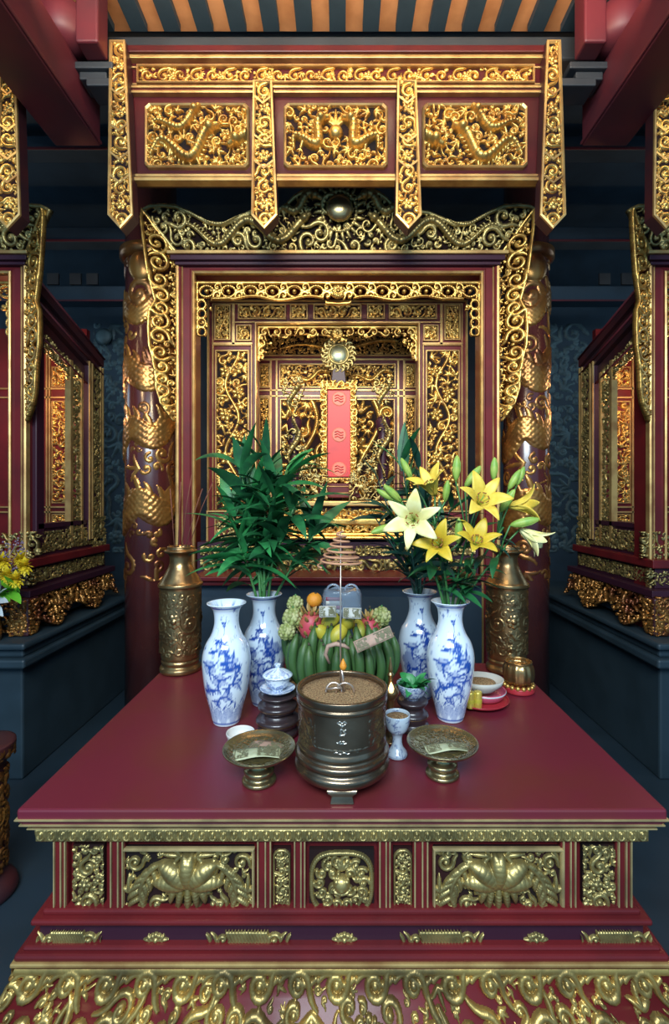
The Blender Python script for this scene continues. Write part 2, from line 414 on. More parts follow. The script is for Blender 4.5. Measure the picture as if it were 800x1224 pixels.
def plane_map(x0, z0, y, flip=False):          # u right, v up, height towards the viewer (-Y)
    def f(u, v, h): return np.stack([x0+u, y-h, z0+v], 1)
    return f
def side_map(x, y0, z0, sgn):                  # u runs back along +Y, height towards sgn*X
    def f(u, v, h): return np.stack([x+sgn*h, y0+u, z0+v], 1)
    return f
def wave(x0, y0, x1, y1, amp, n, ph=0.0, m=48):
    L = math.hypot(x1-x0, y1-y0); nx, ny = -(y1-y0)/L, (x1-x0)/L; out = []
    for i in range(m+1):
        t = i/m; w = amp*math.sin(2*PI*n*t+ph)
        out.append((x0+(x1-x0)*t+nx*w, y0+(y1-y0)*t+ny*w))
    return out
def interp(tab):
    a = np.array(sorted(tab), dtype=float); return lambda q: np.interp(q, a[:, 0], a[:, 1])
# ================================================================== SETTING
struct(MB().box(-4.6, 4.6, -1.0, 5.2, -0.06, 0).build('floor', FLOORM))
struct(MB().box(-4.6, 4.6, 5.0, 5.12, 0, 4.6).build('wall_back', DARK))
struct(MB().box(-4.72, -4.6, -1.0, 5.12, 0, 4.6).build('wall_left', DARK))
struct(MB().box(4.6, 4.72, -1.0, 5.12, 0, 4.6).build('wall_right', DARK))
struct(MB().box(-4.6, 4.6, 0.9, 5.12, 4.18, 4.26).build('ceiling', DARK))
struct(MB().box(-1.70, 1.70, 0.9, 2.7, 4.155, 4.18).build('roof_boards', TERRA))
rafter0 = None
for i in range(-9, 10):            # dark rafters under the terracotta roof boards
    x = i*0.181-0.02
    if rafter0 is None:
        rafter0 = MB().box(-0.044, 0.044, 0.95, 2.66, 4.115, 4.155).build('rafter', DARK); o = rafter0
    else:
        o = rafter0.copy(); COL.objects.link(o)
    o.location = (x, 0, 0); struct(o)
struct(MB().box(-1.62, 1.62, 2.62, 2.78, 3.93, 4.055).build('purlin', GREYT, bevel=0.012))
# the two great red beams running away from the viewer
for sg, nm in ((-1, 'beam_left'), (1, 'beam_right')):
    b = MB(); x0, x1 = 1.35, 1.60
    b.prism([(sg*x0, 3.53), (sg*x1, 3.53), (sg*x1, 3.80), (sg*x0, 3.80)][::sg], -0.9, 2.72)
    b.prism([(sg*(x0-.012), 3.535), (sg*x0, 3.535), (sg*x0, 3.553), (sg*(x0-.012), 3.553)][::-sg], -0.9, 2.72)
    struct(b.build(nm, REDB, bevel=0.008))
    # king post with its cushion block and capital
    q = tag(MB().box(sg*1.24-.055, sg*1.24+.055, 2.36, 2.47, 3.78, 4.16).build('king_post', REDB, bevel=0.01),
            'red square roof post standing over the %s great beam' % ('left' if sg < 0 else 'right'), 'post', kind='structure')
    c = MB().lathe([(0.02, 0), (.10, .01), (.125, .05), (.13, .12), (.12, .18), (.08, .215), (.02, .22)], (sg*1.395, 2.44, 3.80), 24)
    struct(c.build('beam_cushion', REDB))
    br = MB().box(min(sg*1.16, sg*1.36), max(sg*1.16, sg*1.36), 2.46, 2.6, 3.74, 3.775)
    br.box(min(sg*1.12, sg*1.30), max(sg*1.12, sg*1.30), 2.47, 2.6, 3.66, 3.70)
    br.box(min(sg*1.2, sg*1.34), max(sg*1.2, sg*1.34), 2.48, 2.6, 3.70, 3.74)
    struct(br.build('beam_bracket', GREYT, bevel=0.006))
    # second roof beam higher up
    struct(MB().box(min(sg*1.62, sg*1.80), max(sg*1.62, sg*1.80), -0.9, 3.0, 3.95, 4.06).build('roof_beam', REDB, bevel=0.008))
# tie beams far back, seen dimly between the shrines
for (x0, x1, z0, z1, y) in ((-4.5, -1.0, 3.62, 3.74, 3.9), (1.0, 4.5, 3.62, 3.74, 3.9), (-4.5, -1.0, 3.30, 3.44, 4.3), (1.0, 4.5, 3.30, 3.44, 4.3),
                            (-4.5, -0.9, 4.00, 4.1, 3.4), (0.9, 4.5, 4.00, 4.1, 3.4)):
    b = MB().box(x0, x1, y, y+.14, z0, z1); struct(b.build('tie_beam', DARK, bevel=0.01))
    struct(MB().box(x0, x1, y-.008, y, z0, z0+.014).build('tie_beam_line', REDB))
for x in (-2.62, -2.42, -2.27, 2.5, 2.3):
    struct(MB().box(x, x+.10, 4.32, 4.34, 3.46, 3.56).build('transom_light', GREYT))
# carved blue-grey screen on the back wall
for sg, nm in ((-1, 'trim_1'), (1, 'trim_2')):
    R = Relief(0.85, 2.35, 0.008, 40+sg)
    R.fill(900, 0.022, 0.12, 0.8)
    xo = -2.55 if sg < 0 else 1.7
    o = R.mesh(nm, BLUEREL, plane_map(xo, 1.0, 4.998)); struct(o)
    if sg < 0:
        struct(MB().lathe([(0.01, 0), (.07, 0), (.085, .02), (.06, .035), (.01, .045)], (0, 0, 0), 24).build('trim_3', BLUEREL)).location = (-2.42, 4.96, 3.2)
        bpy.data.objects['trim_3'].rotation_euler = (PI/2, 0, 0)

# ================================================================== DRAGON COLUMNS
def column(x, y, r, label, seed):
    t = thing('dragon_column', (x, y, 0), label, 'column')
    MB().lathe([(r+.055, 0), (r+.06, .05), (r+.045, .10), (r+.04, .14), (r+.02, .19), (r+.012, .22)], n=40).build('stone_base', STONE, t)
    MB().lathe([(r, .20), (r*1.0, 1.6), (r*.97, 4.1)], n=56).build('shaft', COLM, t)
    w, h, z0 = 2*PI*r, 2.05, 1.05
    R = Relief(w, h, 0.006, seed)
    # a dragon winding up the column in broad bands, plus cloud wisps
    for k, (v0, v1, th) in enumerate(((.28, .50, .095), (.72, .98, .08), (1.12, 1.36, .085), (1.52, 1.74, .06))):
        pts = [(w*(i/40), v0+(v1-v0)*(i/40)+.05*math.sin(i*.5+k)) for i in range(41)]
        R.tube(pts, th*.9, 0.07, 0.003, 0.2, 0.03)
        for i in range(0, 41):
            px, py = pts[i]
            for j in range(-3, 4):
                R.dot(px+(.5*w/40 if j % 2 else 0), py+j*th*.23, .017, .42, .006)
        for i in range(2, 40, 3):
            px, py = pts[i]; R.leaf(px, py+th*.8, 1.9, .10, .018, .5, .25, .004)
    R.spiral(w*.72, 1.76, .09, 0, 1.4, 1, .02, .3, .004, .1)
    R.spiral(w*.75, 1.24, .085, 1, 1.5, -1, .018, .3, .004, .1); R.spiral(w*.80, 1.24, .085, 2, 1.5, 1, .018, .3, .004, .1)
    R.dot(w*.74, 1.93, .09, .3, .004)
    R.fill(240, .016, .085, .3, .003, 'slc')
    def cm(u, v, hh):
        a = 2*PI*u/w+PI*0.02; rr = r*(1-.03*(v+z0)/4.1)+hh
        return np.stack([rr*np.cos(a), rr*np.sin(a), v+z0], 1)
    R.mesh('gilt_dragon', COLG, cm, t)
    MB().lathe([(r*.99, 3.05), (r+.03, 3.07), (r+.03, 3.12), (r*.98, 3.14)], n=40).build('upper_band', COLG, t)
    return t
column(P(181, 0, 3.12)[0], 3.12, .158, 'dark red round column wound with a gilt dragon, on the left of the central shrine', 5)
column(P(629, 0, 3.12)[0], 3.12, .140, 'dark red round column wound with a dull dragon, behind the lilies', 9)

# ================================================================== CANOPY VALANCE
YC = 2.55
PXC = YC/F          # metres per pixel there
def make_canopy():
    t = thing('canopy_valance', (0, YC, 0), 'wide carved and gilded canopy valance hanging above the central shrine', 'valance', 'canopy valances')
    def X(p): return P(p, 0, YC)[0]
    def Z(p): return P(0, p, YC)[1]
    def put(o): o.location = (0, -YC, 0); return o
    # red boards
    b = MB().box(X(150), X(655), YC, YC+.05, Z(218), Z(68))
    b.box(X(144), X(661), YC-.05, YC+.05, Z(72), Z(64))
    put(b.build('backboard', CRED, t, bevel=.004))
    g = MB()
    for (y0, y1, h) in ((72, 76, .035), (81, 83, .012), (101, 103, .012), (107, 110, .03), (113, 116, .03), (212, 215, .03), (218, 222, .045)):
        g.box(X(150), X(655), YC-h, YC+.01, Z(y1), Z(y0))
    put(g.build('gilt_moulding', GOLDL, t, bevel=.003))
    d = MB().box(X(160), X(645), YC-.022, YC, Z(112), Z(110)); d.box(X(160), X(645), YC-.022, YC, Z(218), Z(215))
    put(d.build('red_moulding', CRED, t))
    # long top frieze
    w, h = X(636)-X(167), Z(83)-Z(101)
    fr = put(MB().line(X(165), X(638), Z(103), Z(81), YC-.012, .010, .014).build('frieze_border', GOLDL, t))
    R = Relief(w, h, .0024, 11)
    for i in range(24):
        x = w*(i+.5)/24
        R.spiral(x, h*.5, h*.42, PI/2*(1 if i % 2 else -1), 1.3, 1 if i % 2 else -1, h*.085, 1, .004, h*.9)
        if i % 3 == 1: R.flower(x+w/48, h*.5, h*.36, 6, i, .8, .004)
    R.fill(500, h*.07, h*.24, 1, .003, 'sl')
    R.mesh('frieze_carving', GOLD, plane_map(0, 0, 0), fr).location = (X(167), YC-.004, Z(101))
    # three dragon panels
    for k, (a, c) in enumerate(((177, 296), (342, 461), (507, 627))):
        x0, x1, z0, z1 = X(a), X(c), Z(201), Z(129); w, h = x1-x0, z1-z0
        cut = .02
        pr = MB(); 
        for ins, hh, ww in ((0, .03, .012),):
            out = [(x0+cut, z0), (x1-cut, z0), (x1, z0+cut), (x1, z1-cut), (x1-cut, z1), (x0+cut, z1), (x0, z1-cut), (x0, z0+cut)]
            cx, cz = (x0+x1)/2, (z0+z1)/2
            V = []
            for dd, rise in ((-.012, 0), (-.010, .020), (-.004, .028), (.003, .022), (.006, 0)):
                for (px, pz) in out:
                    V.append((px-dd*math.copysign(1, px-cx), YC-rise, pz-dd*math.copysign(1, pz-cz)))
            Fs = [(8*i+j, 8*i+(j+1) % 8, 8*i+8+(j+1) % 8, 8*i+8+j) for i in range(4) for j in range(8)]
            pr.add(V, Fs)
        fo = put(pr.build('panel_border', GOLDL, t))
        MB().box(x0, x1, YC-.006, YC, z0, z1).build('panel_ground', BLK, fo)
        R = Relief(w, h, .0022, 20+k)
        r = h*.085
        if k == 1:
            R.dragon(wave(w*.08, h*.30, w*.40, h*.62, h*.16, 1.3), r*.9, 1.6, .008, 1)
            R.dragon(wave(w*.92, h*.30, w*.60, h*.62, h*.16, 1.3, PI), r*.9, 1.6, .008, -1)
            R.dot(w*.5, h*.55, h*.12, 1, .006); R.spray(w*.5, h*.66, PI/2, h*.3, 5, h*.035, 1, .004)
            R.fill(700, h*.032, h*.12, 2.0, .004, 'slc', .18)
        else:
            fl = 1 if k == 0 else -1
            def fx(p): return [(q if fl > 0 else w-q, s_) for q, s_ in p]
            R.dragon(fx([(w*(.96-.2*math.sin(i/48*PI)*0-.10*i/48+.16*math.sin(i/48*5.2)), h*(.92-.86*i/48)) for i in range(30)]), r*1.05, 1.6, .008, fl)
            R.dragon(fx(wave(w*.04, h*.2, w*.66, h*.40, h*.2, 1.25)), r*1.0, 1.6, .008, -fl)
            R.dragon(fx(wave(w*.06, h*.62, w*.5, h*.82, h*.12, 1.0, 1)), r*.75, 1.6, .007, fl)
            R.fill(700, h*.032, h*.11, 2.0, .004, 'slc', .18)
        R.mesh('dragon_carving', GOLD, plane_map(0, 0, 0), fo).location = (x0, YC-.005, z0)
    # four hanging strips with pointed ends
    for k, (top, bot) in enumerate((((140, 158), (138, 167)), ((306, 328), (304, 334)), ((473, 495), (471, 501)), ((646, 662), (638, 668)))):
        yt = 66 if k in (0, 3) else 112
        (a0, a1), (b0, b1) = top, bot
        ym = 268; mid = (b0+b1)/2
        poly = [(mid, 284), (b1, ym), (a1, yt), (a0, yt), (b0, ym)]
        pz = [(X(px), Z(py)) for px, py in poly]
        yy = YC-.075
        fo = put(MB().prism(pz, yy, YC-.01).build('pendant_strip', DRED, t))
        # gilt rim following the outline
        g = MB(); n = 5; cx, cz = X(mid), Z(190)
        def off(d):
            q = []
            for i in range(n):
                p0, p1, p2 = Vector(pz[i-1]), Vector(pz[i]), Vector(pz[(i+1) % n])
                e0 = (p1-p0).normalized(); e1 = (p2-p1).normalized()
                n0 = Vector((-e0.y, e0.x)); n1 = Vector((-e1.y, e1.x)); m = (n0+n1).normalized()
                q.append(p1+m*(d/max(.35, m.dot(n0))))
            return q
        V = []
        for d, hgt in ((0, 0), (0, .012), (.009, .014), (.014, .006), (.014, 0)):
            V += [(p.x, yy-hgt, p.y) for p in off(d)]
        g.add(V, [(5*i+j, 5*i+(j+1) % 5, 5*i+5+(j+1) % 5, 5*i+5+j) for i in range(4) for j in range(5)])
        s_in = off(.012); MB().prism([(v_.x, v_.y) for v_ in s_in], yy-.0015, yy).build('strip_ground', BLK, fo)
        # chevron bars
        for yb in (130, 172, 205, 232) if k in (0, 3) else (140, 185, 215):
            f = (yb-yt)/(ym-yt); l = X(a0+(b0-a0)*f); r_ = X(a1+(b1-a1)*f)
            z = Z(yb); c = (l+r_)/2; s_ = (r_-l)*.32
            g.prism([(l+.01, z+s_), (c, z), (r_-.01, z+s_), (r_-.01, z+s_+.012), (c, z+.012), (l+.01, z+s_+.012)], yy-.012, yy)
        g.build('gilt_rim', GOLDL, fo)
        x0, z0 = X(b0), Z(284); w, h = X(b1)-X(b0), Z(yt)-Z(284)
        R = Relief(w, h, .0024, 60+k)
        U, Vv = R.grid(); fz = np.clip((Vv-(Z(ym)-z0))/(Z(yt)-Z(ym)), 0, 1)
        L = (X(b0)+(X(a0)-X(b0))*fz)-x0+.014; RR = (X(b1)+(X(a1)-X(b1))*fz)-x0-.014
        vv = np.clip((Z(ym)-z0-Vv)/(Z(ym)-z0), 0, 1)
        R.mask = (U > L+vv*w*.5) & (U < RR-vv*w*.5)
        y = .05; i = 0
        while y < h-.02:
            R.flower(w*.5, y, w*.26, 6, i, .6, .003) if i % 3 == 1 else R.spiral(w*.5, y, w*.27, i, 1.4, (-1)**i, w*.07, .9, .003, w*.3)
            y += w*.62; i += 1
        R.fill(900, w*.058, w*.2, 1.8, .003, 'slc')
        R.mesh('strip_carving', GOLD, plane_map(0, 0, 0), fo).location = (x0, yy, z0)
    return t
canopy = make_canopy()
SHF = 2.775
for sg, lab in ((-1, 'carved gilt canopy valance cut off by the left picture edge, beyond the left beam'), (1, 'carved gilt canopy valance cut off by the right picture edge, beyond the right beam')):
    c = copy_tree(canopy); c.location.x += sg*SHF; c['label'] = lab

# ================================================================== SHRINE FRONT (frame, crest, wings, fretwork)
YS = 2.90
def make_shrine_front(flanking=False):
    t = thing('carved_shrine', (0, YS, 0), 'tall red and gold shrine front with dragon crest, around the red spirit tablet', 'shrine', 'carved shrines')
    def X(p): return P(p, 0, YS)[0]
    def Z(p): return P(0, p, YS)[1]
    def put(o): o.location = (0, -YS, 0); return o
    def frame_pair(zb):
        fr = MB().frame(X(213), X(595), zb, Z(308), YS, [(0, -.12), (0, .02), (.008, .03), (.022, .03), (.03, .018), (.075, .018), (.083, .026), (.095, .02), (.10, .0), (.10, -.12)])
        put(fr.build('red_frame', RED, t))
        g = MB()
        for ins, ww, hh in ((-.004, .018, .036), (.028, .008, .024), (.092, .014, .030)):
            g.frame(X(213)+ins, X(595)-ins, zb, Z(308)-ins, YS, [(0, .0), (0, hh), (ww*.5, hh+.004), (ww, hh), (ww, 0)])
        put(g.build('gilt_beading', GOLDL, t))
    if flanking:
        frame_pair(.775); return t
    frame_pair(0.0)
    # grey shelf moulding under the crest
    m = MB().box(X(208), X(600), YS-.07, YS, Z(317), Z(311)); m.box(X(212), X(596), YS-.05, YS, Z(321), Z(317))
    put(m.build('crest_shelf', PLUM, t, bevel=.005))
    m = MB().box(X(205), X(603), YS-.085, YS, Z(311), Z(307)); put(m.build('crest_shelf_lip', GOLDL, t, bevel=.004))
    # openwork fretwork below the lintel
    x0, x1, z1 = X(233), X(576), Z(334); z0 = Z(412); w, h = x1-x0, z1-z0
    R = Relief(w, h, .0027, 70); U, V = R.grid(); pu = U/w*343; pv = (h-V)/h*78      # pixel-like units
    cc = np.abs(pu-171.5)
    depth = np.where(cc < 16, 29, np.where(cc < 130, 21+2.5*np.cos(cc/11.0), 22))
    depth = np.where(cc > 153, 66-(cc-153)*0.0, depth); depth = np.where((cc > 153) & (cc < 158), 40, depth)
    R.mask = (pv < depth)
    u = w/343
    for i in range(-6, 7):
        cx = w/2+i*26.5*u; cy = h-12*u
        for k in range(20):
            a = 2*PI*k/19; R.dot(cx+math.cos(a)*8.4*u, cy+math.sin(a)*6.6*u, 1.7*u, .9, .004)
        R.dot(cx, cy, 2.6*u, 1, .004)
        for sg in (-1, 1):
            R.spiral(cx+13.2*u, cy+sg*5*u, 4.8*u, 0 if sg > 0 else PI, 1.2, sg, 1.5*u, 1, .004, 6*u)
            R.tube([(cx+8*u, cy+sg*2*u), (cx+18*u, cy-sg*2*u)], 1.5*u, 1, .004)
    for sg in (0, 1):
        bx = (6.5 if not sg else 336.5)*u
        for q in range(4): 
            for k in range(16):
                a = 2*PI*k/15; R.dot(bx+math.cos(a)*5*u, h-(28+q*11)*u+math.sin(a)*5.2*u, 1.6*u, 1, .004)
            R.tube([(bx-3*u, h-(22+q*11)*u), (bx+3*u, h-(22+q*11)*u)], 1.5*u, 1, .004)
    R.tube([(0, h-1.5*u), (w, h-1.5*u)], 2.2*u, .7, .004)
    for sg in (0, 1): R.tube([((1 if not sg else 342)*u, h), ((1 if not sg else 342)*u, h-60*u)], 2*u, .7, .004)
    lowb = [(171.5*u+s_*q*u, h-(np.interp(q, [0, 14, 20, 130, 152], [28, 27, 20, 20, 21])+ (2.5*math.cos(q/11.0) if 20 < q < 130 else 0))*u) for s_ in (1,) for q in range(-152, 153, 4) for q in [q]]
    lowb = [(171.5*u+q*u, h-(np.interp(abs(q), [0, 14, 20, 130, 152], [27, 26, 20, 20, 21])+(2.2*math.cos(abs(q)/11.0) if 20 < abs(q) < 130 else 0))*u) for q in range(-152, 153, 3)]
    R.tube(lowb, 1.9*u, .9, .004)
    R.flower(w/2, h-12*u, 9*u, 8, 0, .9, .006)
    R.fill(500, 1.2*u, 3.6*u, 1, .004, 's')
    R.mesh('fretwork', GOLD, plane_map(0, 0, 0), t, back=.012).location = (x0, YS*0+.03-YS+YS, z0)
    # crest: carved board leaning forward, dragons flanking a sun disc
    ztop, zbot = Z(228), Z(309)
    xa, xb = X(176), X(636); w, h = xb-xa, ztop-zbot
    R = Relief(w, h, .0030, 80); U, V = R.grid(); u = w/460
    top = interp([(0, 44), (5, 48), (12, 51), (26, 52), (42, 51), (60, 44), (78, 35), (96, 33), (108, 38), (128, 45), (142, 46), (152, 43), (166, 50), (178, 60), (196, 69), (212, 76), (230, 79)])
    pu = U/u; sy = np.minimum(pu, 460-pu); tv = top(sy)
    pv = V/h*81
    R.mask = (pv < tv) & (pv > np.clip(46-sy*1.22, 0, 60))
    rim = [(q*u, (top(min(q, 460-q))-2.2)/81*h) for q in np.arange(3, 458, 2.0)]
    R.tube(rim, 2.7*u, 1.0, .006)
    R.tube([(4*u, 44/81*h), (38*u, 2/81*h)], 3*u, .8, .006); R.tube([(456*u, 44/81*h), (422*u, 2/81*h)], 3*u, .8, .006)
    R.tube([(36*u, 2/81*h), (424*u, 2/81*h)], 2.6*u, .7, .005)
    cx, cy = 230*u, 44/81*h
    for sg in (-1, 1):
        path = [(230*u+sg*(192-152*i/56)*u, (20+11*math.sin(i/56*2*PI*2.1+.4)+8*i/56)/81*h) for i in range(57)]
        R.dragon(path, 4.4*u, 1.5, .008, 1 if sg < 0 else -1); R.dragon([(x_, y_*.55+h*.34+3*u*math.sin(x_*9)) for x_, y_ in path[6:40]], 3.2*u, 1.4, .006, -sg)
        R.dragon([(230*u+sg*(28+58*i/30)*u, (60-26*i/30+5*math.sin(i*.4))/81*h) for i in range(31)][::-1], 4.5*u, 1.1, .006, sg)
    for k in range(22):
        a = 2*PI*k/22; R.leaf(cx+math.cos(a)*19*u, cy+math.sin(a)*19*u, a, 12*u, 2.3*u, .7, 1, .006)
    for k in range(30):
        a = 2*PI*k/29; R.dot(cx+math.cos(a)*19.5*u, cy+math.sin(a)*19.5*u, 2.4*u, 1, .01)
    R.fill(900, 3.3*u, 13*u, 1.3, .006, 'scs', .30); R.fill(2200, 2.5*u, 8.5*u, 1.3, .005, 'slc', .22); R.fill(2500, 1.7*u, 5.0*u, 1.2, .003, 'sl', .3)
    def lean(U_, V_, H_):      # leans towards the viewer as it rises
        f = V_/h
        return np.stack([xa+U_, YS-.03-.13*f-H_*.95, zbot+V_-H_*.3], 1)
    cr = R.mesh('crest', COOLG, lean, t, back=.02); put(cr)
    G = Relief(w, h, .006, 1); U2, V2 = G.grid(); s2 = np.minimum(U2/u, 460-U2/u); G.mask = (V2/h*81 < top(s2)-3) & (V2/h*81 > np.clip(48-s2*1.22, 2, 60)); G.H[:] = .001
    G.mesh('crest_ground', BLK, lambda a_, b_, c_: lean(a_, b_, c_*0-.004), cr, back=.016)
    MB().ball((X(406), YS-.135, Z(264.5)), (.078, .045, .078), 32, 16).build('sun_disc', BRASSB, cr)
    # wings: carved openwork leaning out and forward on both sides
    for sg in (-1, 1):
        zt, z0 = Z(262), Z(506); w, h = 38*YS/F, zt-z0
        R = Relief(w, h, .0028, 90+sg); U, V = R.grid(); u = w/38
        edge = interp([(262, 3), (275, 1), (290, 2), (318, 5), (340, 8), (355, 12), (367, 15), (380, 9), (400, 8), (420, 9), (436, 13), (450, 15), (468, 16), (486, 21), (498, 29), (506, 35)])
        py = 506-V/h*244; pu = U/u
        R.mask = (pu > edge(py)) & ((py > 262+(pu-1)*1.24))
        R.tube([((edge(y)+1.8)*u, (506-y)/244*h) for y in np.arange(264, 505, 3.0)], 2.0*u, .9, .006)
        R.tube([(2.5*u, h-3*u), (37*u, h-46*u)], 2.2*u, .9, .006)
        y = 300; d = 1
        while y < 500:
            e = edge(y); c = (e+33)/2; rr = (33-e)*.42
            R.spiral(c*u, (506-y)/244*h, rr*u, y, 1.5, d, 2.5*u, 1.1, .005, 9*u); y += rr*1.75; d = -d
        R.fill(900, 1.7*u, 5.4*u, 1.3, .005, 'slc'); R.fill(1200, 1.1*u, 3.2*u, 1.2, .003, 'sl')
        xin = X(213) if sg < 0 else X(595)
        def lw(U_, V_, H_, sg=sg, xin=xin, w=w, z0=z0):
            f = (w-U_)/w
            return np.stack([xin+sg*(w-U_)*1.0-sg*f*.012-sg*H_*.25, YS-.03-.11*f-H_, z0+V_], 1)
        wg = put(R.mesh('carved_wing', GOLD, lw, t, back=.018))
        b = MB().box(min(xin, xin-sg*-.034), max(xin, xin+sg*.034), YS-.05, YS, z0-.02, Z(312)); put(b.build('wing_fillet', GOLD, wg, bevel=.006))
    return t
shrine = make_shrine_front()
flank = {}
for sg, lab in ((-1, 'red and gold shrine at the left picture edge, its lit side and stepped base showing'), (1, 'red and gold shrine at the right picture edge, its lit side and stepped base showing')):
    flank[sg] = c = make_shrine_front(True)
    for ch in shrine.children:
        if not ch.name.startswith(('red_frame', 'gilt_beading')): copy_tree(ch, c)
    c.location.x += sg*2.80; c['label'] = lab
# ================================================================== INNER SCREEN (second frame of the central shrine)
def screen_board(name, label, cat, Y, px, hole, ptop, pbot, panels, mg=GOLD, seed=100, board=RED, cell=.0032, depth=.07, rim=True):
    """a lacquered board with a doorway, gilt-edged carved panels given as photo rectangles"""
    t = thing(name, (0, Y, 0), label, cat)
    def X(p): return P(p, 0, Y)[0]
    def Z(p): return P(0, p, Y)[1]
    def put(o): o.location = (0, -Y, 0); return o
    b = MB()
    if hole:
        hx0, hx1, hy0 = hole
        b.box(X(px[0]), X(hx0), Y, Y+depth, Z(pbot), Z(ptop)); b.box(X(hx1), X(px[1]), Y, Y+depth, Z(pbot), Z(ptop))
        b.box(X(hx0), X(hx1), Y, Y+depth, Z(hy0), Z(ptop))
    else: b.box(X(px[0]), X(px[1]), Y, Y+depth, Z(pbot), Z(ptop))
    put(b.build('board', board, t))
    for k, (a, y0, c, y1, kinds) in enumerate(panels):
        x0, x1, z0, z1 = X(a), X(c), Z(y1), Z(y0); w, h = x1-x0, z1-z0
        fo = put(MB().line(x0-.014, x1+.014, z0-.014, z1+.014, Y, .012, .016).build('panel_border', GOLDL, t))
        MB().box(x0, x1, Y-.004, Y, z0, z1).build('panel_ground', BLK, fo)
        R = Relief(w, h, cell, seed+k); q = min(w, h)
        if kinds == 'v':      # tall panel: flowering branch
            R.tube(wave(w*.5, 0, w*.5, h, w*.22, h/w*.45), w*.05, 1.2, .006)
            y = w*.4; i = 0
            while y < h-w*.25:
                R.flower(w*(.5+.2*(-1)**i), y, w*.25, 6, i, .8, .008); y += w*.72; i += 1
            R.fill(900, w*.055, w*.2, 1.2, .005, 'slcl')
        elif kinds == 'h':
            for i in range(max(2, int(w/h*1.1))):
                x = w*(i+.5)/max(2, int(w/h*1.1)); R.spiral(x, h*.5, h*.36, i, 1.4, (-1)**i, h*.1, 1, .005, h*.7)
            R.fill(400, h*.08, h*.24, 1, .004, 'slf')
        elif kinds == 'd':
            R.dragon(wave(w*.1, h*.3, w*.9, h*.6, h*.18, 1.4), h*.10, 1.2, .006)
            R.fill(700, q*.045, q*.17, 1.1, .005, 'slc')
        else:
            R.spiral(w*.5, h*.5, q*.36, 0, 1.6, 1, q*.09, 1, .005); R.fill(150, q*.08, q*.2, 1, .004, 'sl')
        R.mesh('panel_carving', mg, plane_map(0, 0, 0), fo).location = (x0, Y-.003, z0)
    return t, X, Z, put
def mirror(panels, c=807):
    return panels+[(c-x1, y0, c-x0, y1, k) for (x0, y0, x1, y1, k) in panels]
Y2 = 3.30
pan = mirror([(259, 367, 274, 405, 'v'), (287, 366, 340, 380, 'h'), (349, 366, 366, 380, 's'), (285, 391, 299, 406, 's'), (260, 421, 296, 640, 'v')])+[(377, 366, 430, 380, 'h')]
scr, X, Z, put = screen_board('inner_screen', 'red inner doorway screen with small gilt panels inside the central shrine', 'screen', Y2, (248, 559), (308, 499, 388), 330, 700, pan, seed=120)
g = MB()
g.line(X(248), X(559), Z(720), Z(359), Y2, .014, .02); g.line(X(254), X(553), Z(720), Z(363), Y2, .008, .012)
for a, c in ((254, 302), (505, 553)): g.line(X(a), X(c), Z(680), Z(412), Y2, .010, .014)
for a, c in ((278, 281), (526, 529)): g.box(X(a), X(c), Y2-.012, Y2, Z(412), Z(363))
g.box(X(281), X(526), Y2-.012, Y2, Z(386.5), Z(385)); g.box(X(254), X(302), Y2-.012, Y2, Z(412), Z(410)); g.box(X(505), X(553), Y2-.012, Y2, Z(412), Z(410))
g.line(X(305), X(502), Z(720), Z(386), Y2-.0, .016, .03)
put(g.build('gilt_beading', GOLDL, scr))
# fretwork curtain hanging in that doorway
w, h = X(499)-X(308), Z(389)-Z(432); u = w/191
R = Relief(w, h, .003, 131); U, V = R.grid(); pu = np.minimum(U/u, 191-U/u); pv = (h-V)/u
R.mask = pv < np.where(pu < 7, 42, np.where(pu < 12, 32, np.where(pu < 17, 22, np.where(pu > 84, 20, 13+1.5*np.cos(pu/5)))))
R.tube([(0, h-u), (w, h-u)], 2*u, .8, .004)
for i in range(13):
    cx = (8+i*14.6)*u
    R.spiral(cx, h-7*u, 5*u, i, 1.4, (-1)**i, 1.6*u, 1, .004, 7*u)
R.flower(w/2, h-9*u, 8*u, 8, 0, .8, .005)
for sg in (0, 1):
    for q in range(4): R.spiral((4.5 if not sg else 186.5)*u, h-(13+q*8)*u, 4*u, q, 1.3, (-1)**q, 1.5*u, 1, .004, 5*u)
R.tube([((0.8)*u, h), (.8*u, h-42*u)], 1.6*u, .8, .004); R.tube([(w-.8*u, h), (w-.8*u, h-42*u)], 1.6*u, .8, .004)
R.fill(700, 1.2*u, 3.2*u, 1, .004, 's')
R.mesh('door_fretwork', GOLD, plane_map(0, 0, 0), scr, back=.01).location = (X(308), .02, Z(432))

# back panelling of the niche
Y3 = 3.80
pan = mirror([(312, 437, 321, 462, 'v'), (336, 437, 396, 462, 'd'), (312, 477, 321, 600, 'v'), (337, 479, 396, 600, 'v')])+[(318, 402, 489, 424, 'd')]
nb, X, Z, put = screen_board('niche_backboard', 'red lattice backboard with gilt carved panels behind the red spirit tablet', 'panelling', Y3, (290, 517), None, 380, 833, pan, seed=150, board=RED)
g = MB()
for (a, c, y0, y1) in ((323, 325, 430, 620), (330, 332, 430, 620), (475, 477, 430, 620), (482, 484, 430, 620), (300, 507, 429, 431), (300, 507, 466, 467.5), (300, 507, 473, 474.5)):
    g.box(X(a), X(c), Y3-.012, Y3, Z(y1), Z(y0))
put(g.build('gilt_beading', GOLDL, nb))

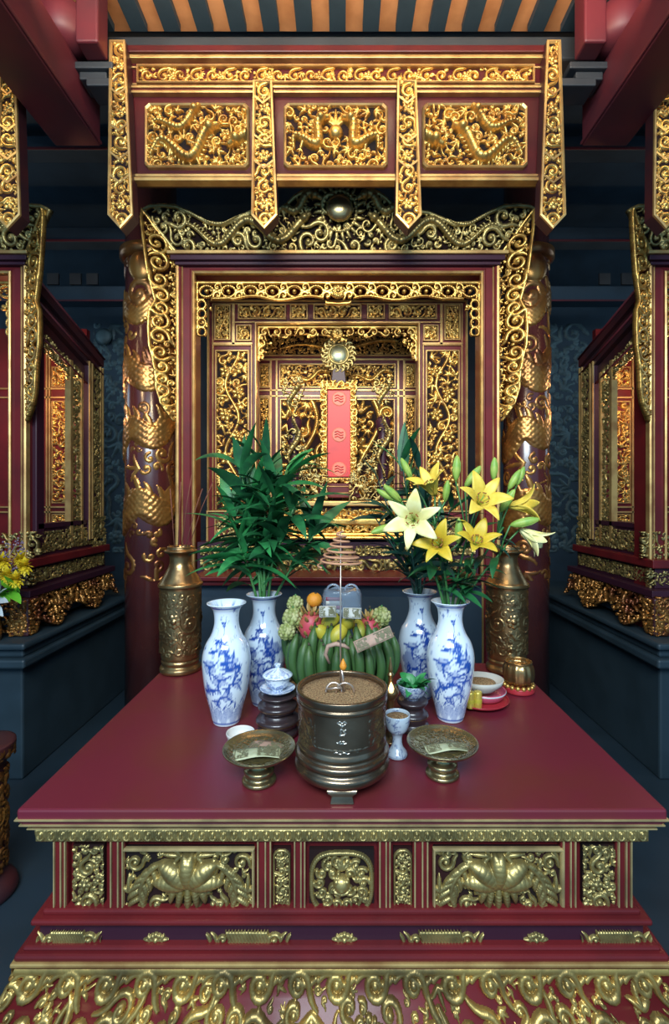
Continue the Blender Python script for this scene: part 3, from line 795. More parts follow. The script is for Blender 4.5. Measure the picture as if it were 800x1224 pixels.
# ================================================================== SPIRIT TABLET
YT = 3.42
def X(p): return P(p, 0, YT)[0]
def Z(p): return P(0, p, YT)[1]
tab = thing('spirit_tablet', (0, YT, 0), 'upright red silk tablet in a gilt frame with a round aureole on top', 'tablet')
def put(o): o.location = (0, -YT, 0); return o
put(MB().box(X(386), X(424), YT, YT+.05, Z(574), Z(461)).build('back_board', DRED, tab, bevel=.004))
put(MB().box(X(392), X(419), YT-.012, YT, Z(570), Z(467)).build('red_panel', CLOTH, tab, bevel=.003))
for yy in (477, 520, 561):
    md = MB(); n = 28; V = []
    for rr, hh in ((0.0005, .0165), (.046, .0165), (.052, .012)):
        V += [(X(405.5)+rr*math.cos(2*PI*i/n), YT-hh, Z(yy)+rr*math.sin(2*PI*i/n)) for i in range(n)]
    md.add(V, [(r*n+i, r*n+(i+1) % n, (r+1)*n+(i+1) % n, (r+1)*n+i) for r in range(2) for i in range(n)])
    put(md.build('medallion', CLOTHP, tab)); md = MB()
    for q in (-1, 0, 1):
        md.tube([(X(405.5)-.03, YT-.019, Z(yy)+q*.018), (X(405.5)-.01, YT-.02, Z(yy)+q*.018+.008), (X(405.5)+.012, YT-.02, Z(yy)+q*.018-.006), (X(405.5)+.03, YT-.019, Z(yy)+q*.018)], .0035, 6)
    put(md.build('medallion_character', CLOTH, tab))
w, h = X(427)-X(383), Z(455)-Z(578); u = w/44
R = Relief(w, h, .0028, 171); U, V = R.grid(); pu, pv = U/u, V/h*123
R.mask = ~((pu > 8.5) & (pu < 35.5) & (pv > 7) & (pv < 112))
for sg in (4.3, 39.7):
    y = 3; i = 0
    while y < 121: R.spiral(sg*u, y/123*h, 4.2*u, i, 1.3, (-1)**i, 1.5*u, 1.2, .008, 5*u); y += 6.2; i += 1
for i in range(6): R.spiral((5+i*6.8)*u, h-5*u, 4.2*u, i, 1.3, (-1)**i, 1.5*u, 1.2, .008, 5*u); R.spiral((5+i*6.8)*u, 4*u, 3.6*u, i, 1.3, (-1)**i, 1.5*u, 1.2, .006)
R.tube([(8.5*u, 6/123*h), (8.5*u, 113/123*h), (35.5*u, 113/123*h), (35.5*u, 6/123*h), (8.5*u, 6/123*h)], 1.3*u, 1, .008)
R.fill(300, 1.2*u, 3*u, 1, .006, 'sl')
R.mesh('gilt_frame', GOLD, plane_map(X(383), Z(578), -.004), tab)
b = MB(); b.prism([(X(396), Z(458)), (X(414), Z(458)), (X(412), Z(441)), (X(398), Z(441))], YT-.01, YT+.04); put(b.build('neck', PLUM, tab, bevel=.004))
b = MB(); b.box(X(381), X(429), YT-.06, YT+.09, Z(592), Z(578)); b.box(X(378), X(432), YT-.075, YT+.10, Z(595), Z(591)); pl = put(b.build('plinth', RED, tab, bevel=.005))
put(MB().line(X(388), X(422), Z(590), Z(581), YT-.06, .008, .008).build('plinth_beading', GOLDL, tab))
# aureole: ring of curling flames round a dull mirror disc
w = 46*YT/F; R = Relief(w, w, .0026, 175); c = w/2; u = w/46
for k in range(18):
    a = 2*PI*k/18
    R.spiral(c+math.cos(a)*16*u, c+math.sin(a)*16*u, 4.6*u, a, 1.3, 1, 1.4*u, 1, .006)
    R.leaf(c+math.cos(a)*15*u, c+math.sin(a)*15*u, a+.4, 7.5*u, 1.4*u, .8, 1, .006)
for k in range(60):
    a = 2*PI*k/60; R.dot(c+math.cos(a)*11.5*u, c+math.sin(a)*11.5*u, 1.7*u, 1, .01)
U, V = R.grid(); R.mask = (np.hypot(U-c, V-c) > 9*u) & (np.hypot(U-c, V-c) < 22*u)
au = R.mesh('aureole', COOLG, plane_map(X(405)-c, Z(424)-c, -.0), tab, back=.012)
b = MB(); n = 32; V = []
for rr, yy in ((0.001, .022), (.04, .018), (.06, .010), (.066, .0), (.066, -.012)):
    V += [(X(405)+rr*math.cos(2*PI*i/n), YT-yy, Z(424)+rr*math.sin(2*PI*i/n)) for i in range(n)]
b.add(V, [(r*n+i, r*n+(i+1) % n, (r+1)*n+(i+1) % n, (r+1)*n+i) for r in range(4) for i in range(n)], True)
put(b.build('mirror_disc', MIRROR, tab))

# carved throne arms on both sides of the tablet
for sg, lab in ((-1, 'dark gilded dragon-headed throne post left of the red tablet'), (1, 'dark gilded dragon-headed throne post right of the red tablet')):
    px = 405+sg*53; y = 3.27
    x = P(px, 0, y)[0]; zz = lambda q: P(0, q, y)[1]
    t = thing('throne_post', (x, y, zz(598)), lab, 'throne post')
    H = zz(470)-zz(598)
    MB().lathe([(.05, 0), (.05, .03), (.035, .05), (.045, .10), (.03, .15), (.042, .22), (.028, .30), (.045, H*.55), (.03, H*.6), (.048, H*.68), (.052, H*.74), (.03, H*.78)], n=20).build('turned_post', PLUM, t)
    R = Relief(.17, H+.10, .003, 180+sg)
    R.dragon([(.085+.04*math.sin(i*.33), .02+(H+.0)*i/40) for i in range(41)], .018, 1.2, .006)
    R.fill(260, .008, .03, 1.1, .004, 'sl')
    U, V = R.grid(); R.mask = np.abs(U-.085) < .045+.035*np.cos(V*17)
    R.mesh('dragon_carving', COOLG, plane_map(-.085, 0, -.05), t, back=.02)
    w2 = .20; R = Relief(w2, .40, .003, 184+sg); U, V = R.grid(); R.mask = V < .40-(U if sg < 0 else w2-U)*1.1
    R.fill(900, .009, .036, 1.1, .004, 'sl')
    R.mesh('arm_openwork', COOLG, plane_map(.03 if sg < 0 else -.03-w2, 0, .0), t, back=.015)

# ================================================================== INNER ALTAR (stepped, between the offering table and the niche)
def altar():
    t = thing('inner_altar', (0, 3.0, 0), 'stepped red and gilt altar below the spirit tablet, half hidden by the fruit and plants', 'altar')
    def put(o): o.location = (0, -3.0, 0); return o
    def bx(b, a, c, y0, y1, Y, D): 
        x0, z0 = P(a, y1, Y); x1, z1 = P(c, y0, Y); b.box(x0, x1, Y, Y+D, z0, z1)
    # tiers
    b = MB(); bx(b, 306, 503, 604, 700, 2.98, .62); put(b.build('upper_tier', DRED, t))
    b = MB(); bx(b, 236, 572, 648, 760, 2.90, .3); put(b.build('middle_tier', PLUM, t))
    b = MB(); bx(b, 228, 580, 690, 695, 2.62, .5); bx(b, 232, 576, 695, 700, 2.64, .46); put(b.build('red_table_edge', RED, t, bevel=.004))
    b = MB(); bx(b, 232, 576, 698, 868, 2.70, .4); put(b.build('lower_body', DARK, t))
    # light shelf edge at the top, gold step mouldings below it
    b = MB(); bx(b, 302, 507, 599, 605, 2.92, .66); put(b.build('shelf_edge', GOLDL, t, bevel=.006))
    b = MB(); bx(b, 318, 492, 620, 628, 2.90, .12); bx(b, 322, 488, 637, 641, 2.88, .12); bx(b, 314, 496, 641, 645, 2.86, .12); put(b.build('gilt_step', GOLD, t, bevel=.012))
    k = 0
    for nm, a, c, y0, y1, Y, m in (('frieze_carving', 312, 497, 607, 620, 2.975, GOLD), ('frieze_carving', 322, 488, 626, 637, 2.93, GOLD), ('frieze_carving', 240, 568, 652, 664, 2.895, COOLG), ('frieze_carving', 240, 568, 668, 686, 2.895, COOLG)):
        x0, z0 = P(a, y1, Y); x1, z1 = P(c, y0, Y); w, h = x1-x0, z1-z0; R = Relief(w, h, .0034, 190+k); k += 1
        n = int(w/h*1.0)
        for i in range(n): R.spiral(w*(i+.5)/n, h*.5, h*.42, i*1.3, 1.4, (-1)**i, h*.11, 1.2, .008, h*.8)
        R.fill(700, h*.09, h*.27, 1.1, .006, 'slf')
        R.mesh(nm, m, plane_map(x0, z0, Y-3.0), t)
    # framed panels left and right of the steps
    for a, c in ((247, 300), (507, 560)):
        Y = 2.98; x0, z0 = P(a, 656, Y); x1, z1 = P(c, 610, Y)
        b = MB().box(x0, x1, Y, Y+.2, z0, z1); fo = put(b.build('side_panel', RED, t))
        gl = MB().line(x0, x1, z0, z1, Y, .012, .014); gl.line(x0+.05, x1-.05, z0+.05, z1-.04, Y, .009, .012); gl.build('panel_beading', GOLDL, fo)
        R = Relief(x1-x0-.12, z1-z0-.11, .0034, 200+a); R.fill(500, .009, .036, 1.1, .005, 'slf'); R.mesh('panel_carving', COOLG, plane_map(x0+.06, z0+.06, Y), fo)
    return t
altar()

# ================================================================== SIDE SHRINES: the carved side seen next to the frames
def side_shrine(sg, t):
    xs = t.location.x
    def put(o): o.location = (-xs, -YS, 0); return o
    MX = 3.70                       # |x| of a face = MX - x : x grows towards the middle aisle
    def bx(b, xa, xb, y0, y1, z0, z1): b.box(min(sg*(MX-xa), sg*(MX-xb)), max(sg*(MX-xa), sg*(MX-xb)), y0, y1, z0, z1)
    # sloping cornice with mouldings
    b = MB()
    for (xi, xo, za, zc, hh) in ((1.80, 1.88, 2.86, 2.62, .06), (1.80, 1.85, 2.80, 2.56, .06), (1.80, 1.87, 2.74, 2.50, .04), (1.80, 1.84, 2.69, 2.45, .12)):
        V = [(sg*(MX-x), y, z) for x in (xi, xo) for (y, z) in ((2.93, za-hh), (2.93, za), (3.72, zc), (3.72, zc-hh))]
        b.add(V, [(0, 1, 2, 3), (7, 6, 5, 4), (0, 4, 5, 1), (1, 5, 6, 2), (2, 6, 7, 3), (3, 7, 4, 0)])
    put(b.build('sloping_cornice', DRED, t))
    b = MB()
    for (xo, za, zc) in ((1.885, 2.86, 2.62), (1.875, 2.74, 2.50), (1.855, 2.57, 2.33)):
        b.tube([(sg*(MX-xo), 2.93, za), (sg*(MX-xo), 3.72, zc)], .008, 6)
    put(b.build('cornice_beading', REDB, t))
    # posts and rails
    b = MB(); bx(b, 1.80, 1.87, 3.52, 3.72, 1.25, 2.56); bx(b, 1.80, 1.86, 2.93, 3.01, 1.25, 2.7)
    put(b.build('corner_post', PLUM, t, bevel=.006))
    b = MB()
    for y in (3.52, 3.56, 3.68, 3.715): bx(b, 1.87, 1.88, y-.006, y+.006, 1.26, 2.55)
    bx(b, 1.82, 1.86, 3.30, 3.33, 1.26, 2.50); bx(b, 1.82, 1.86, 3.44, 3.46, 1.26, 2.45)
    put(b.build('gilt_strips', GOLDL, t))
    def strip(nm, y0, z0, w, h, x, seed, m, q, parent=t, fn=None):
        R = Relief(w, h, .0042, seed)
        if fn: fn(R)
        R.fill(900, q*.2, q, 1.1, .004, 'slcf')
        o = R.mesh(nm, m, (lambda u, v, hh: np.stack([sg*(MX-x-hh), y0+u, z0+v], 1)), parent); return put(o) if parent is t else o
    strip('post_carving', 3.57, 1.28, .10, 1.24, 1.87, 210, COOLG, .04)
    strip('arch_post_carving', 3.335, 1.27, .10, 1.1, 1.845, 212, COOLG, .04)
    # scalloped openwork arch in the opening
    R = Relief(.52, .34, .0042, 214); U, V = R.grid(); R.mask = (V > .34-.11-.17*np.maximum(0, (np.abs(U-.2)-.10)/.2)) 
    R.fill(900, .009, .036, 1.1, .004, 'scs')
    put(R.mesh('arch_openwork', COOLG, (lambda u, v, hh: np.stack([sg*(MX-1.845-hh), 2.95+u, 2.27+v-u*.30], 1)), t, back=.012))
    # low balustrade with posts and rail
    b = MB(); bx(b, 1.79, 1.86, 2.95, 3.72, 1.37, 1.40); bx(b, 1.80, 1.85, 2.95, 3.72, 1.20, 1.37); put(b.build('balustrade', PLUM, t))
    strip('balustrade_carving', 2.98, 1.22, .62, .13, 1.852, 216, COOLG, .035)
    strip('end_post_carving', 3.55, 1.18, .2, .24, 1.875, 217, COOLG, .045)
    # stepped base, each step wider than the one above
    b = MB(); bx(b, 1.2, 1.90, 2.80, 3.78, 1.15, 1.20); put(b.build('red_step', RED, t, bevel=.006))
    b = MB(); bx(b, 1.2, 1.87, 2.83, 3.76, 1.03, 1.15); bx(b, 1.2, 1.93, 2.76, 3.80, .99, 1.03); put(b.build('base_step', PLUM, t, bevel=.004)) 
    strip('step_carving', 2.84, 1.05, .9, .085, 1.87, 219, COOLG, .032)
    R = Relief(1.04, .22, .0042, 220); U, V = R.grid(); R.mask = V > .05+.04*np.cos(U*14)
    R.fill(1200, .01, .042, 1.1, .006, 'slcf')
    put(R.mesh('skirt_carving', COLG, (lambda u, v, hh: np.stack([sg*(MX-1.90-hh-(.22-v)*.35), 2.74+u, .78+v], 1)), t, back=.02))
    # front of the base
    for nm, z0, hh_, y, q, m in (('front_skirt_carving', .80, .20, 2.74, .042, COLG), ('front_step_carving', 1.05, .085, 2.83, .03, COOLG), ('front_rail_carving', 1.2, .16, 2.88, .04, COOLG)):
        R = Relief(.42, hh_, .0042, 230); R.fill(500, q*.22, q, 1.1, .006, 'slcf')
        put(R.mesh(nm, m, (lambda u, v, h2, y=y, z0=z0: np.stack([(1.78+u) if sg > 0 else (-1.78-.42+u), y-h2, z0+v], 1)), t, back=.02))
    b = MB(); bx(b, 1.3, 1.86, 2.86, 3.74, .80, .99); put(b.build('base_core', DARK, t))
    b = MB(); bx(b, 1.83, 1.935, 2.735, 2.84, .776, .99); ft = put(b.build('bracket_foot', DRED, t, bevel=.012))
    R = Relief(.10, .20, .0036, 236); R.fill(300, .008, .03, 1.2, .005, 'slcf')
    xf = sorted((sg*(MX-1.83), sg*(MX-1.935)))[0]
    R.mesh('foot_carving', COLG, (lambda u, v, h2: np.stack([xf+.002+u, 2.735-h2, .782+v], 1)), ft)
    R.mesh('foot_carving', COLG, (lambda u, v, h2: np.stack([sg*(MX-1.935-h2), 2.737+u, .782+v], 1)), ft)
    return t
# the flanking shrines sit further out: shift the side assembly
for sg in (-1, 1):
    side_shrine(sg, flank[sg])
    # lattice panelling lit inside
    Yl = 3.85
    t = thing('lattice_panel', (sg*2.3, Yl, 0), 'red lattice panelling with bright gilt panels inside the %s shrine' % ('left' if sg < 0 else 'right'), 'panelling')
    def putl(o): o.location = (-sg*2.3, -Yl, 0); return o
    x0, x1 = sorted((sg*2.02, sg*2.62))
    putl(MB().box(x0-.3*(sg < 0), x1+.3*(sg > 0), Yl, Yl+.05, .776, 2.9).build('board', RED, t))
    g = MB()
    def vx(p): return P(p, 0, Yl)[0] if sg < 0 else -P(816-p if False else p, 0, Yl)[0]
    for p in (50, 57, 60.5): 
        xx = sg*abs(P(p, 0, Yl)[0]); g.box(xx-.006, xx+.006, Yl-.016, Yl, 1.2, 2.8)
    for yq in (465, 475.5, 606, 612): 
        zz = P(0, yq, Yl)[1]; g.box(x0-(.28 if sg < 0 else 0), x1+(.28 if sg > 0 else 0), Yl-.016, Yl, zz-.006, zz+.006)
    putl(g.build('gilt_beading', GOLDL, t))
    k = 0
    for (a, y0, c, y1) in ((64, 440, 84, 461), (64, 481, 84, 600), (64, 616, 84, 640), (28, 440, 46, 461), (28, 481, 46, 600)):
        xa, xb = sorted((sg*abs(P(a, 0, Yl)[0]), sg*abs(P(c, 0, Yl)[0]))); za, zb_ = P(0, y1, Yl)[1], P(0, y0, Yl)[1]
        fo = putl(MB().line(xa-.012, xb+.012, za-.012, zb_+.012, Yl, .012, .012).build('panel_border', GOLDL, t))
        R = Relief(xb-xa, zb_-za, .0036, 240+k); k += 1
        R.fill(900, .010, .042, 1.2, .005, 'slcf'); R.mesh('panel_carving', GOLD, plane_map(xa, za, Yl-.002), fo)
    # stone plinth under the flanking shrine
    b = MB()
    for (xi, yf, z0, z1) in ((1.70, 2.60, .74, .775), (1.73, 2.64, .69, .74), (1.70, 2.60, .64, .69), (1.76, 2.68, 0, .64)):
        b.box(min(sg*xi, sg*4.5), max(sg*xi, sg*4.5), yf, 4.6, z0, z1)
    o = b.build('stone_plinth', STONE, None, bevel=.012)
    tag(o, 'grey moulded plinth under the shrine on the %s' % ('left' if sg < 0 else 'right'), 'plinth')

# ================================================================== OFFERING TABLE
def make_table():
    YF = 1.182; t = thing('offering_table', (0, 1.65, 0), 'large red lacquered offering table with carved gilt apron, carrying the vases and fruit', 'table')
    def put(o): o.location = (0, -1.65, 0); return o
    hw = .79
    X = lambda p: P(p, 0, 1.20)[0]
    Z = lambda q: P(0, q, 1.20)[1]
    top = MB().box(-.792, .796, 1.182, 2.235, .765, .80)
    put(top.build('table_top', REDT, t, bevel=.006))
    b = MB().box(-.786, .790, 1.19, 2.22, .752, .765); b.box(-.772, .776, 1.20, 2.21, .742, .752); put(b.build('edge_moulding', REDB, t, bevel=.004))
    g = MB().box(-.795, .799, 1.178, 2.24, .7735, .777); g.box(-.789, .793, 1.186, 2.23, .756, .759); g.box(-.776, .780, 1.196, 2.21, .741, .744)
    put(g.build('edge_gilt_line', COOLGL, t))
    # egg-and-dart band
    nb_ = 57; w0, w1 = -.755, .757; R = Relief(w1-w0, .030, .0016, 300); st = (w1-w0)/nb_
    for i in range(nb_):
        x = (i+.5)*st
        for k in range(14):
            a = PI+PI*k/13; R.dot(x+math.cos(a)*st*.36, .016+math.sin(a)*.012, .0026, 1, .004)
        R.tube([(x-st*.36, .016), (x-st*.36, .028)], .0026, 1, .004); R.tube([(x+st*.36, .016), (x+st*.36, .028)], .0026, 1, .004)
        R.tube([(x, .012), (x, .022)], .0048, 1, .003); R.tube([(x+st*.5, .004), (x+st*.5, .026)], .0022, 1, .003)
    R.tube([(0, .028), (w1-w0, .028)], .0025, 1, .003); R.H = np.maximum(R.H, .0012)
    R.mesh('egg_moulding', COOLG, plane_map(w0, .711, 1.20-1.65), t)
    for sg in (-1, 1):
        Rs = Relief(.95, .030, .0022, 301); 
        for i in range(36):
            x = (i+.5)*.95/36
            for k in range(10):
                a = PI+PI*k/9; Rs.dot(x+math.cos(a)*.0095, .016+math.sin(a)*.012, .003, 1, .004)
            Rs.tube([(x, .012), (x, .022)], .0048, 1, .003)
        Rs.tube([(0, .028), (.95, .028)], .0025, 1, .003); Rs.H = np.maximum(Rs.H, .0012)
        Rs.mesh('egg_moulding', COOLG, (lambda u, v, h, sg=sg: np.stack([sg*(.757+h), 1.205-1.65+u, .711+v], 1)), t)
    # body
    b = MB().box(-.716, .718, 1.225, 2.19, .52, .715); put(b.build('body', RED, t))
    b = MB().box(-.752, .754, 1.202, 2.2, .708, .742); put(b.build('upper_rail', RED, t))
    for a, c in ((62, 79), (130, 148), (306, 325), (350, 366), (452, 468), (494, 513), (672, 690), (738, 757)):
        ps = put(MB().box(X(a), X(c), 1.205, 1.24, .52, .71).build('stile', RED, t, bevel=.004)); gl = MB()
        for q in (a+1.5, (a+c)/2+1, c-2.5): gl.box(X(q), X(q+1.6), 1.199, 1.206, .522, .709)
        gl.build('gilt_lines', COOLGL, ps)
    # carved panels
    k = 0
    for (a, y0, c, y1, kd) in ((90, 1006, 127, 1086, 'v'), (151, 1010, 304, 1089, 'big'), (327, 1011, 348, 1090, 'v2'), (370, 1012, 447, 1088, 'mid'), (470, 1011, 492, 1090, 'v2'), (518, 1010, 668, 1089, 'big'), (694, 1006, 732, 1086, 'v')):
        Y = 1.222; x0, z0 = P(a, y1, Y); x1, z1 = P(c, y0, Y); w, h = x1-x0, z1-z0; k += 1
        fo = put(MB().box(x0, x1, 1.212, 1.226, z0, z1).build('panel_ground', BLK, t))
        R = Relief(w, h, .0014, 310+k)
        if kd == 'big':
            MB().line(x0-.004, x1+.004, z0-.004, z1+.004, 1.212, .007, .012).build('panel_border', COOLGL, fo)
            cx, cy = w*.5, h*.52
            # open lotus: layered petals fanning out of the centre
            for aa, L, r in ((-.3, .34, .07), (.18, .50, .13), (.75, .50, .145), (PI/2, .42, .13)):
                for s_ in (-1, 1):
                    an = PI/2+s_*(PI/2-aa)
                    R.leaf(cx+math.cos(an)*h*.05, cy-h*.04+math.sin(an)*h*.05, an, h*L, h*r, s_*.6, 1.1, .004+.004*aa)
            for da, L in ((0, .40), (-.3, .36), (.3, .36), (-.6, .28), (.6, .28)): R.leaf(cx+da*h*.3, cy-h*.06, -PI/2+da*.7, h*L, h*.055, -da*.8, 1.2, .008)
            for s_ in (-1, 1):
                # long acanthus plume curling down each side
                pts = [(cx+s_*w*(.20+.17*math.sin(i/14*2.2)), h*.80-h*.70*(i/14)**1.25) for i in range(15)]
                R.tube(pts, [h*.032]*10+[h*.025]*5, 1.2, .006)
                for i in range(1, 15):
                    x, y = pts[i]
                    for q in ((-1, 1) if i % 2 else ()): R.leaf(x, y, -PI/2+s_*.35+q*.75, h*.27, h*.045, -q*.9, 1.1, .004)
                R.spiral(cx+s_*w*.41, h*.80, h*.12, 0, 1.4, s_, h*.03, 1.1, .004, h*.12)
                R.spiral(cx+s_*w*.25, h*.17, h*.10, 1, 1.4, -s_, h*.03, 1.1, .004, h*.12)
                R.spray(cx+s_*w*.10, h*.10, PI/2+s_*1.3, h*.26, 3, h*.035, 1.1, .004)
                R.spray(cx+s_*w*.46, h*.36, PI*(s_ < 0)*0+PI/2, h*.26, 3, h*.034, 1.1, .004)
                R.spray(cx+s_*w*.06, h*.90, PI/2-s_*1.5, h*.3, 3, h*.036, 1.1, .004)
            R.fill(260, h*.028, h*.085, 1.1, .003, 'sl')
        elif kd == 'mid':
            U, V = R.grid(); rr = np.minimum(np.minimum(U, w-U), np.minimum(V, h-V)); 
            oval = ((np.abs(U-w/2)/(w*.5))**3.2+(np.abs(V-h/2)/(h*.5))**3.2); R.mask = oval < 1
            for q in range(90):
                a_ = 2*PI*q/90; ca, sa = math.cos(a_), math.sin(a_)
                m_ = (abs(ca)**3.2+abs(sa)**3.2)**(-1/3.2); R.dot(w/2+ca*m_*w*.46, h/2+sa*m_*h*.46, h*.035, 1, .004)
            for q in range(14):
                a_ = 2*PI*q/14; R.spiral(w/2+math.cos(a_)*w*.34, h/2+math.sin(a_)*h*.34, h*.085, a_, 1.3, 1, h*.026, 1.1, .004)
            # mask face: brow, eyes, nose, mouth
            R.dot(w/2, h*.50, h*.13, .9, .006); R.tube([(w/2, h*.56), (w/2, h*.44)], [h*.03, h*.055], 1.2, .016)
            for s_ in (-1, 1):
                R.dot(w/2+s_*h*.08, h*.57, h*.04, 1.2, .014); R.spiral(w/2+s_*h*.13, h*.66, h*.08, 0, 1.2, s_, h*.028, 1.1, .008)
                R.spiral(w/2+s_*h*.12, h*.40, h*.09, 0, 1.3, -s_, h*.028, 1.1, .006)
            R.tube([(w/2-h*.10, h*.38), (w/2, h*.35), (w/2+h*.10, h*.38)], h*.026, 1.2, .010)
            R.spray(w/2, h*.70, PI/2, h*.2, 5, h*.03, 1.1, .005); R.fill(240, h*.026, h*.08, 1.1, .003, 'sl')
        else:
            q = w
            if kd == 'v2':
                U, V = R.grid(); R.mask = ((np.abs(U-w/2)/(w*.5))**3+np.maximum(0, (np.abs(V-h/2)-(h/2-w/2))/(w*.5))**3) < 1
                for i in range(60):
                    a_ = 2*PI*i/60; cx_, cy_ = math.cos(a_), math.sin(a_); R.dot(w/2+cx_*w*.45, h/2+math.copysign(h/2-w/2, cy_)+cy_*w*.45, w*.06, 1, .003)
                for s_ in (.05, .95): R.tube([(w*s_, w/2), (w*s_, h-w/2)], w*.06, 1, .003)
            y = w*.35; i = 0
            while y < h-w*.2:
                R.flower(w*(.5+.1*(-1)**i), y, w*.24, 6, i, .8, .004) if i % 2 else R.spiral(w*.5, y, w*.26, i, 1.3, (-1)**i, w*.07, 1, .004, w*.3)
                y += w*.55; i += 1
            R.fill(700, w*.05, w*.17, 1.1, .003, 'slf')
        R.mesh('panel_carving', COOLG, plane_map(0, 0, 0), fo).location = (x0, 1.212, z0)
    # stepped red mouldings below the panels
    b = MB()
    b.box(-.735, .737, 1.192, 2.20, .532, .547); b.box(-.755, .757, 1.176, 2.23, .520, .534); put(b.build('waist_moulding', RED, t, bevel=.005))
    b = MB().box(-.74, .742, 1.192, 2.21, .44, .522); put(b.build('waist_band', PLUM, t))
    b = MB(); b.box(-.772, .774, 1.172, 2.25, .462, .474); b.box(-.785, .787, 1.160, 2.27, .447, .464); put(b.build('base_moulding', RED, t, bevel=.006))
    b = MB().box(-.79, .792, 1.154, 2.28, .439, .449); put(b.build('base_gilt_moulding', GOLDL, t, bevel=.003))
    k = 0
    for (a, c, kd) in ((45, 122, 'r'), (172, 202, 'f'), (247, 348, 'r'), (397, 427, 'f'), (478, 578, 'r'), (626, 655, 'f'), (694, 778, 'r')):
        Y = 1.192; x0, z0 = P(a, 1133, Y); x1, z1 = P(c, 1111, Y); w, h = x1-x0, z1-z0; R = Relief(w, h, .0013, 330+k); k += 1
        if kd == 'f':
            R.flower(w/2, h/2, h*.42, 8, 0, .8, .003); R.spray(w*.3, h*.5, PI, w*.3, 3, h*.09, 1, .003); R.spray(w*.7, h*.5, 0, w*.3, 3, h*.09, 1, .003)
        else:
            n = 13
            for i in range(n):
                x = w*(.27+.46*i/(n-1)); R.tube([(x-h*.10, h*.90), (x+h*.06, h*.5), (x-h*.10, h*.10)], h*.11, 1.1, .004)
            for s_ in (0, 1):
                xx = w*(.2 if not s_ else .8); d = -1 if not s_ else 1
                R.spiral(xx, h*.5, h*.36, 0, 1.3, d, h*.10, 1.1, .004)
                for q in range(3): R.leaf(xx+d*h*(.3+.35*q), h*.25, PI/2-d*.3, h*.75, h*.10, -d*.9, 1, .003)
        R.mesh('waist_motif', COOLG, plane_map(x0, z0, Y-1.65), t)
    # carved skirt that swells forward and outward
    prof = interp([(0, 0), (.05, .012), (.12, .05), (.20, .095), (.30, .13), (.36, .125), (.40, .10)])     # how far it has swollen at depth below its top
    Hs = .40; zt = .440
    def skirt_shape(L, seed, dense=1.0):
        R = Relief(L, Hs, .0018, seed); c = L/2
        # flame-bordered cloud scrolls along the top edge
        R.tube([(0, Hs-.006), (L, Hs-.006)], .010, .6, .004)
        for i in range(int(L/.105)):
            x = (i+.5)*.105; d = 1 if x < c else -1
            R.spiral(x, Hs-.034, .030, 0, 1.5, d*(1 if i % 2 else -1), .0095, 1.0, .003, .05)
            R.tube(wave(x-.05, Hs-.026, x+.05, Hs-.020, .012, 1.0), .0065, 1, .003)
        # central sun face with radiating flames
        for q in range(-4, 5):
            a = PI/2+q*.33
            pts = [(c+math.cos(a)*(.055+.115*s_/8)*1.25+.007*math.sin(s_*1.6+q), .125+(math.sin(a))*(.055+.105*s_/8)) for s_ in range(9)]
            R.tube(pts, [.0075-.0040*s_/8 for s_ in range(9)], 1.3, .003)
            R.tube([(p_[0]+.011, p_[1]-.002) for p_ in pts], [.0045-.002*s_/8 for s_ in range(9)], 1.2, .002)
        R.dot(c, .10, .062, .5, .008); R.tube([(c, .13), (c, .085)], [.010, .018], 1.2, .03)
        for s_ in (-1, 1):
            R.dot(c+s_*.028, .125, .012, 1.2, .03); R.spiral(c+s_*.035, .15, .022, 0, 1.2, s_, .008, 1.1, .015); R.spiral(c+s_*.04, .075, .026, 0, 1.3, -s_, .008, 1.1, .01)
            # large dragons facing the sun
            for off_, ph, r in ((.20, 0, .026), (.52, 2.0, .028)):
                if c < off_+.1: continue
                path = [(c+s_*(off_+.34-.30*i/40), .13+.075*math.sin(i/40*2*PI*1.35+ph)) for i in range(41)]
                R.dragon(path, r, 1.1, .006, s_)
            x = .16
            while x < c:
                R.spiral(c+s_*x, .235, .044, x*9, 1.5, s_, .0125, 1.1, .004, .08); R.spiral(c+s_*(x+.07), .29, .03, x*5, 1.4, -s_, .0095, 1.1, .004, .06)
                R.spiral(c+s_*(x+.07), .05, .044, x*7, 1.5, -s_, .0125, 1.1, .004, .08); x += .15
        R.fill(int(1500*dense), .0095, .036, 1.2, .003, 'slcs'); R.fill(int(1500*dense), .005, .018, 1.2, .002, 'sl')
        return R
    bk = MB(); rows = []
    for d in np.linspace(0, .40, 21):
        o_ = float(prof(d)); rows.append([(-.775-o_, 2.27, zt-d), (-.775-o_, 1.160-o_, zt-d), (.777+o_, 1.160-o_, zt-d), (.777+o_, 2.27, zt-d)])
    put(bk.strip(rows).build('skirt_ground', RED, t))
    L = 1.552+.26
    R = skirt_shape(L, 340)
    def front(u, v, h):
        d = Hs-v; o_ = prof(d); s_ = (u/L-.5)*2
        return np.stack([.001+s_*(.776+o_), 1.160-o_-h-.001-1.65, zt-d+h*.3], 1)
    R.mesh('skirt_carving', SKIRT, front, t)
    R = skirt_shape(1.1, 341, .5)
    for sg in (-1, 1):
        def side(u, v, h, sg=sg):
            d = Hs-v; o_ = prof(d)
            return np.stack([sg*(.776+o_+h), 1.160-o_+u*(1.1+o_)/1.1-1.65, zt-d+h*.3], 1)
        R.mesh('skirt_carving', SKIRT, side, t)
    b = MB()
    for sx in (-1, 1):
        for yy in (1.06, 2.15): b.box(sx*.84-.07, sx*.84+.07, yy-.05, yy+.09, 0, .05)
    put(b.build('foot', GOLD, t, bevel=.012))
    return t
make_table()
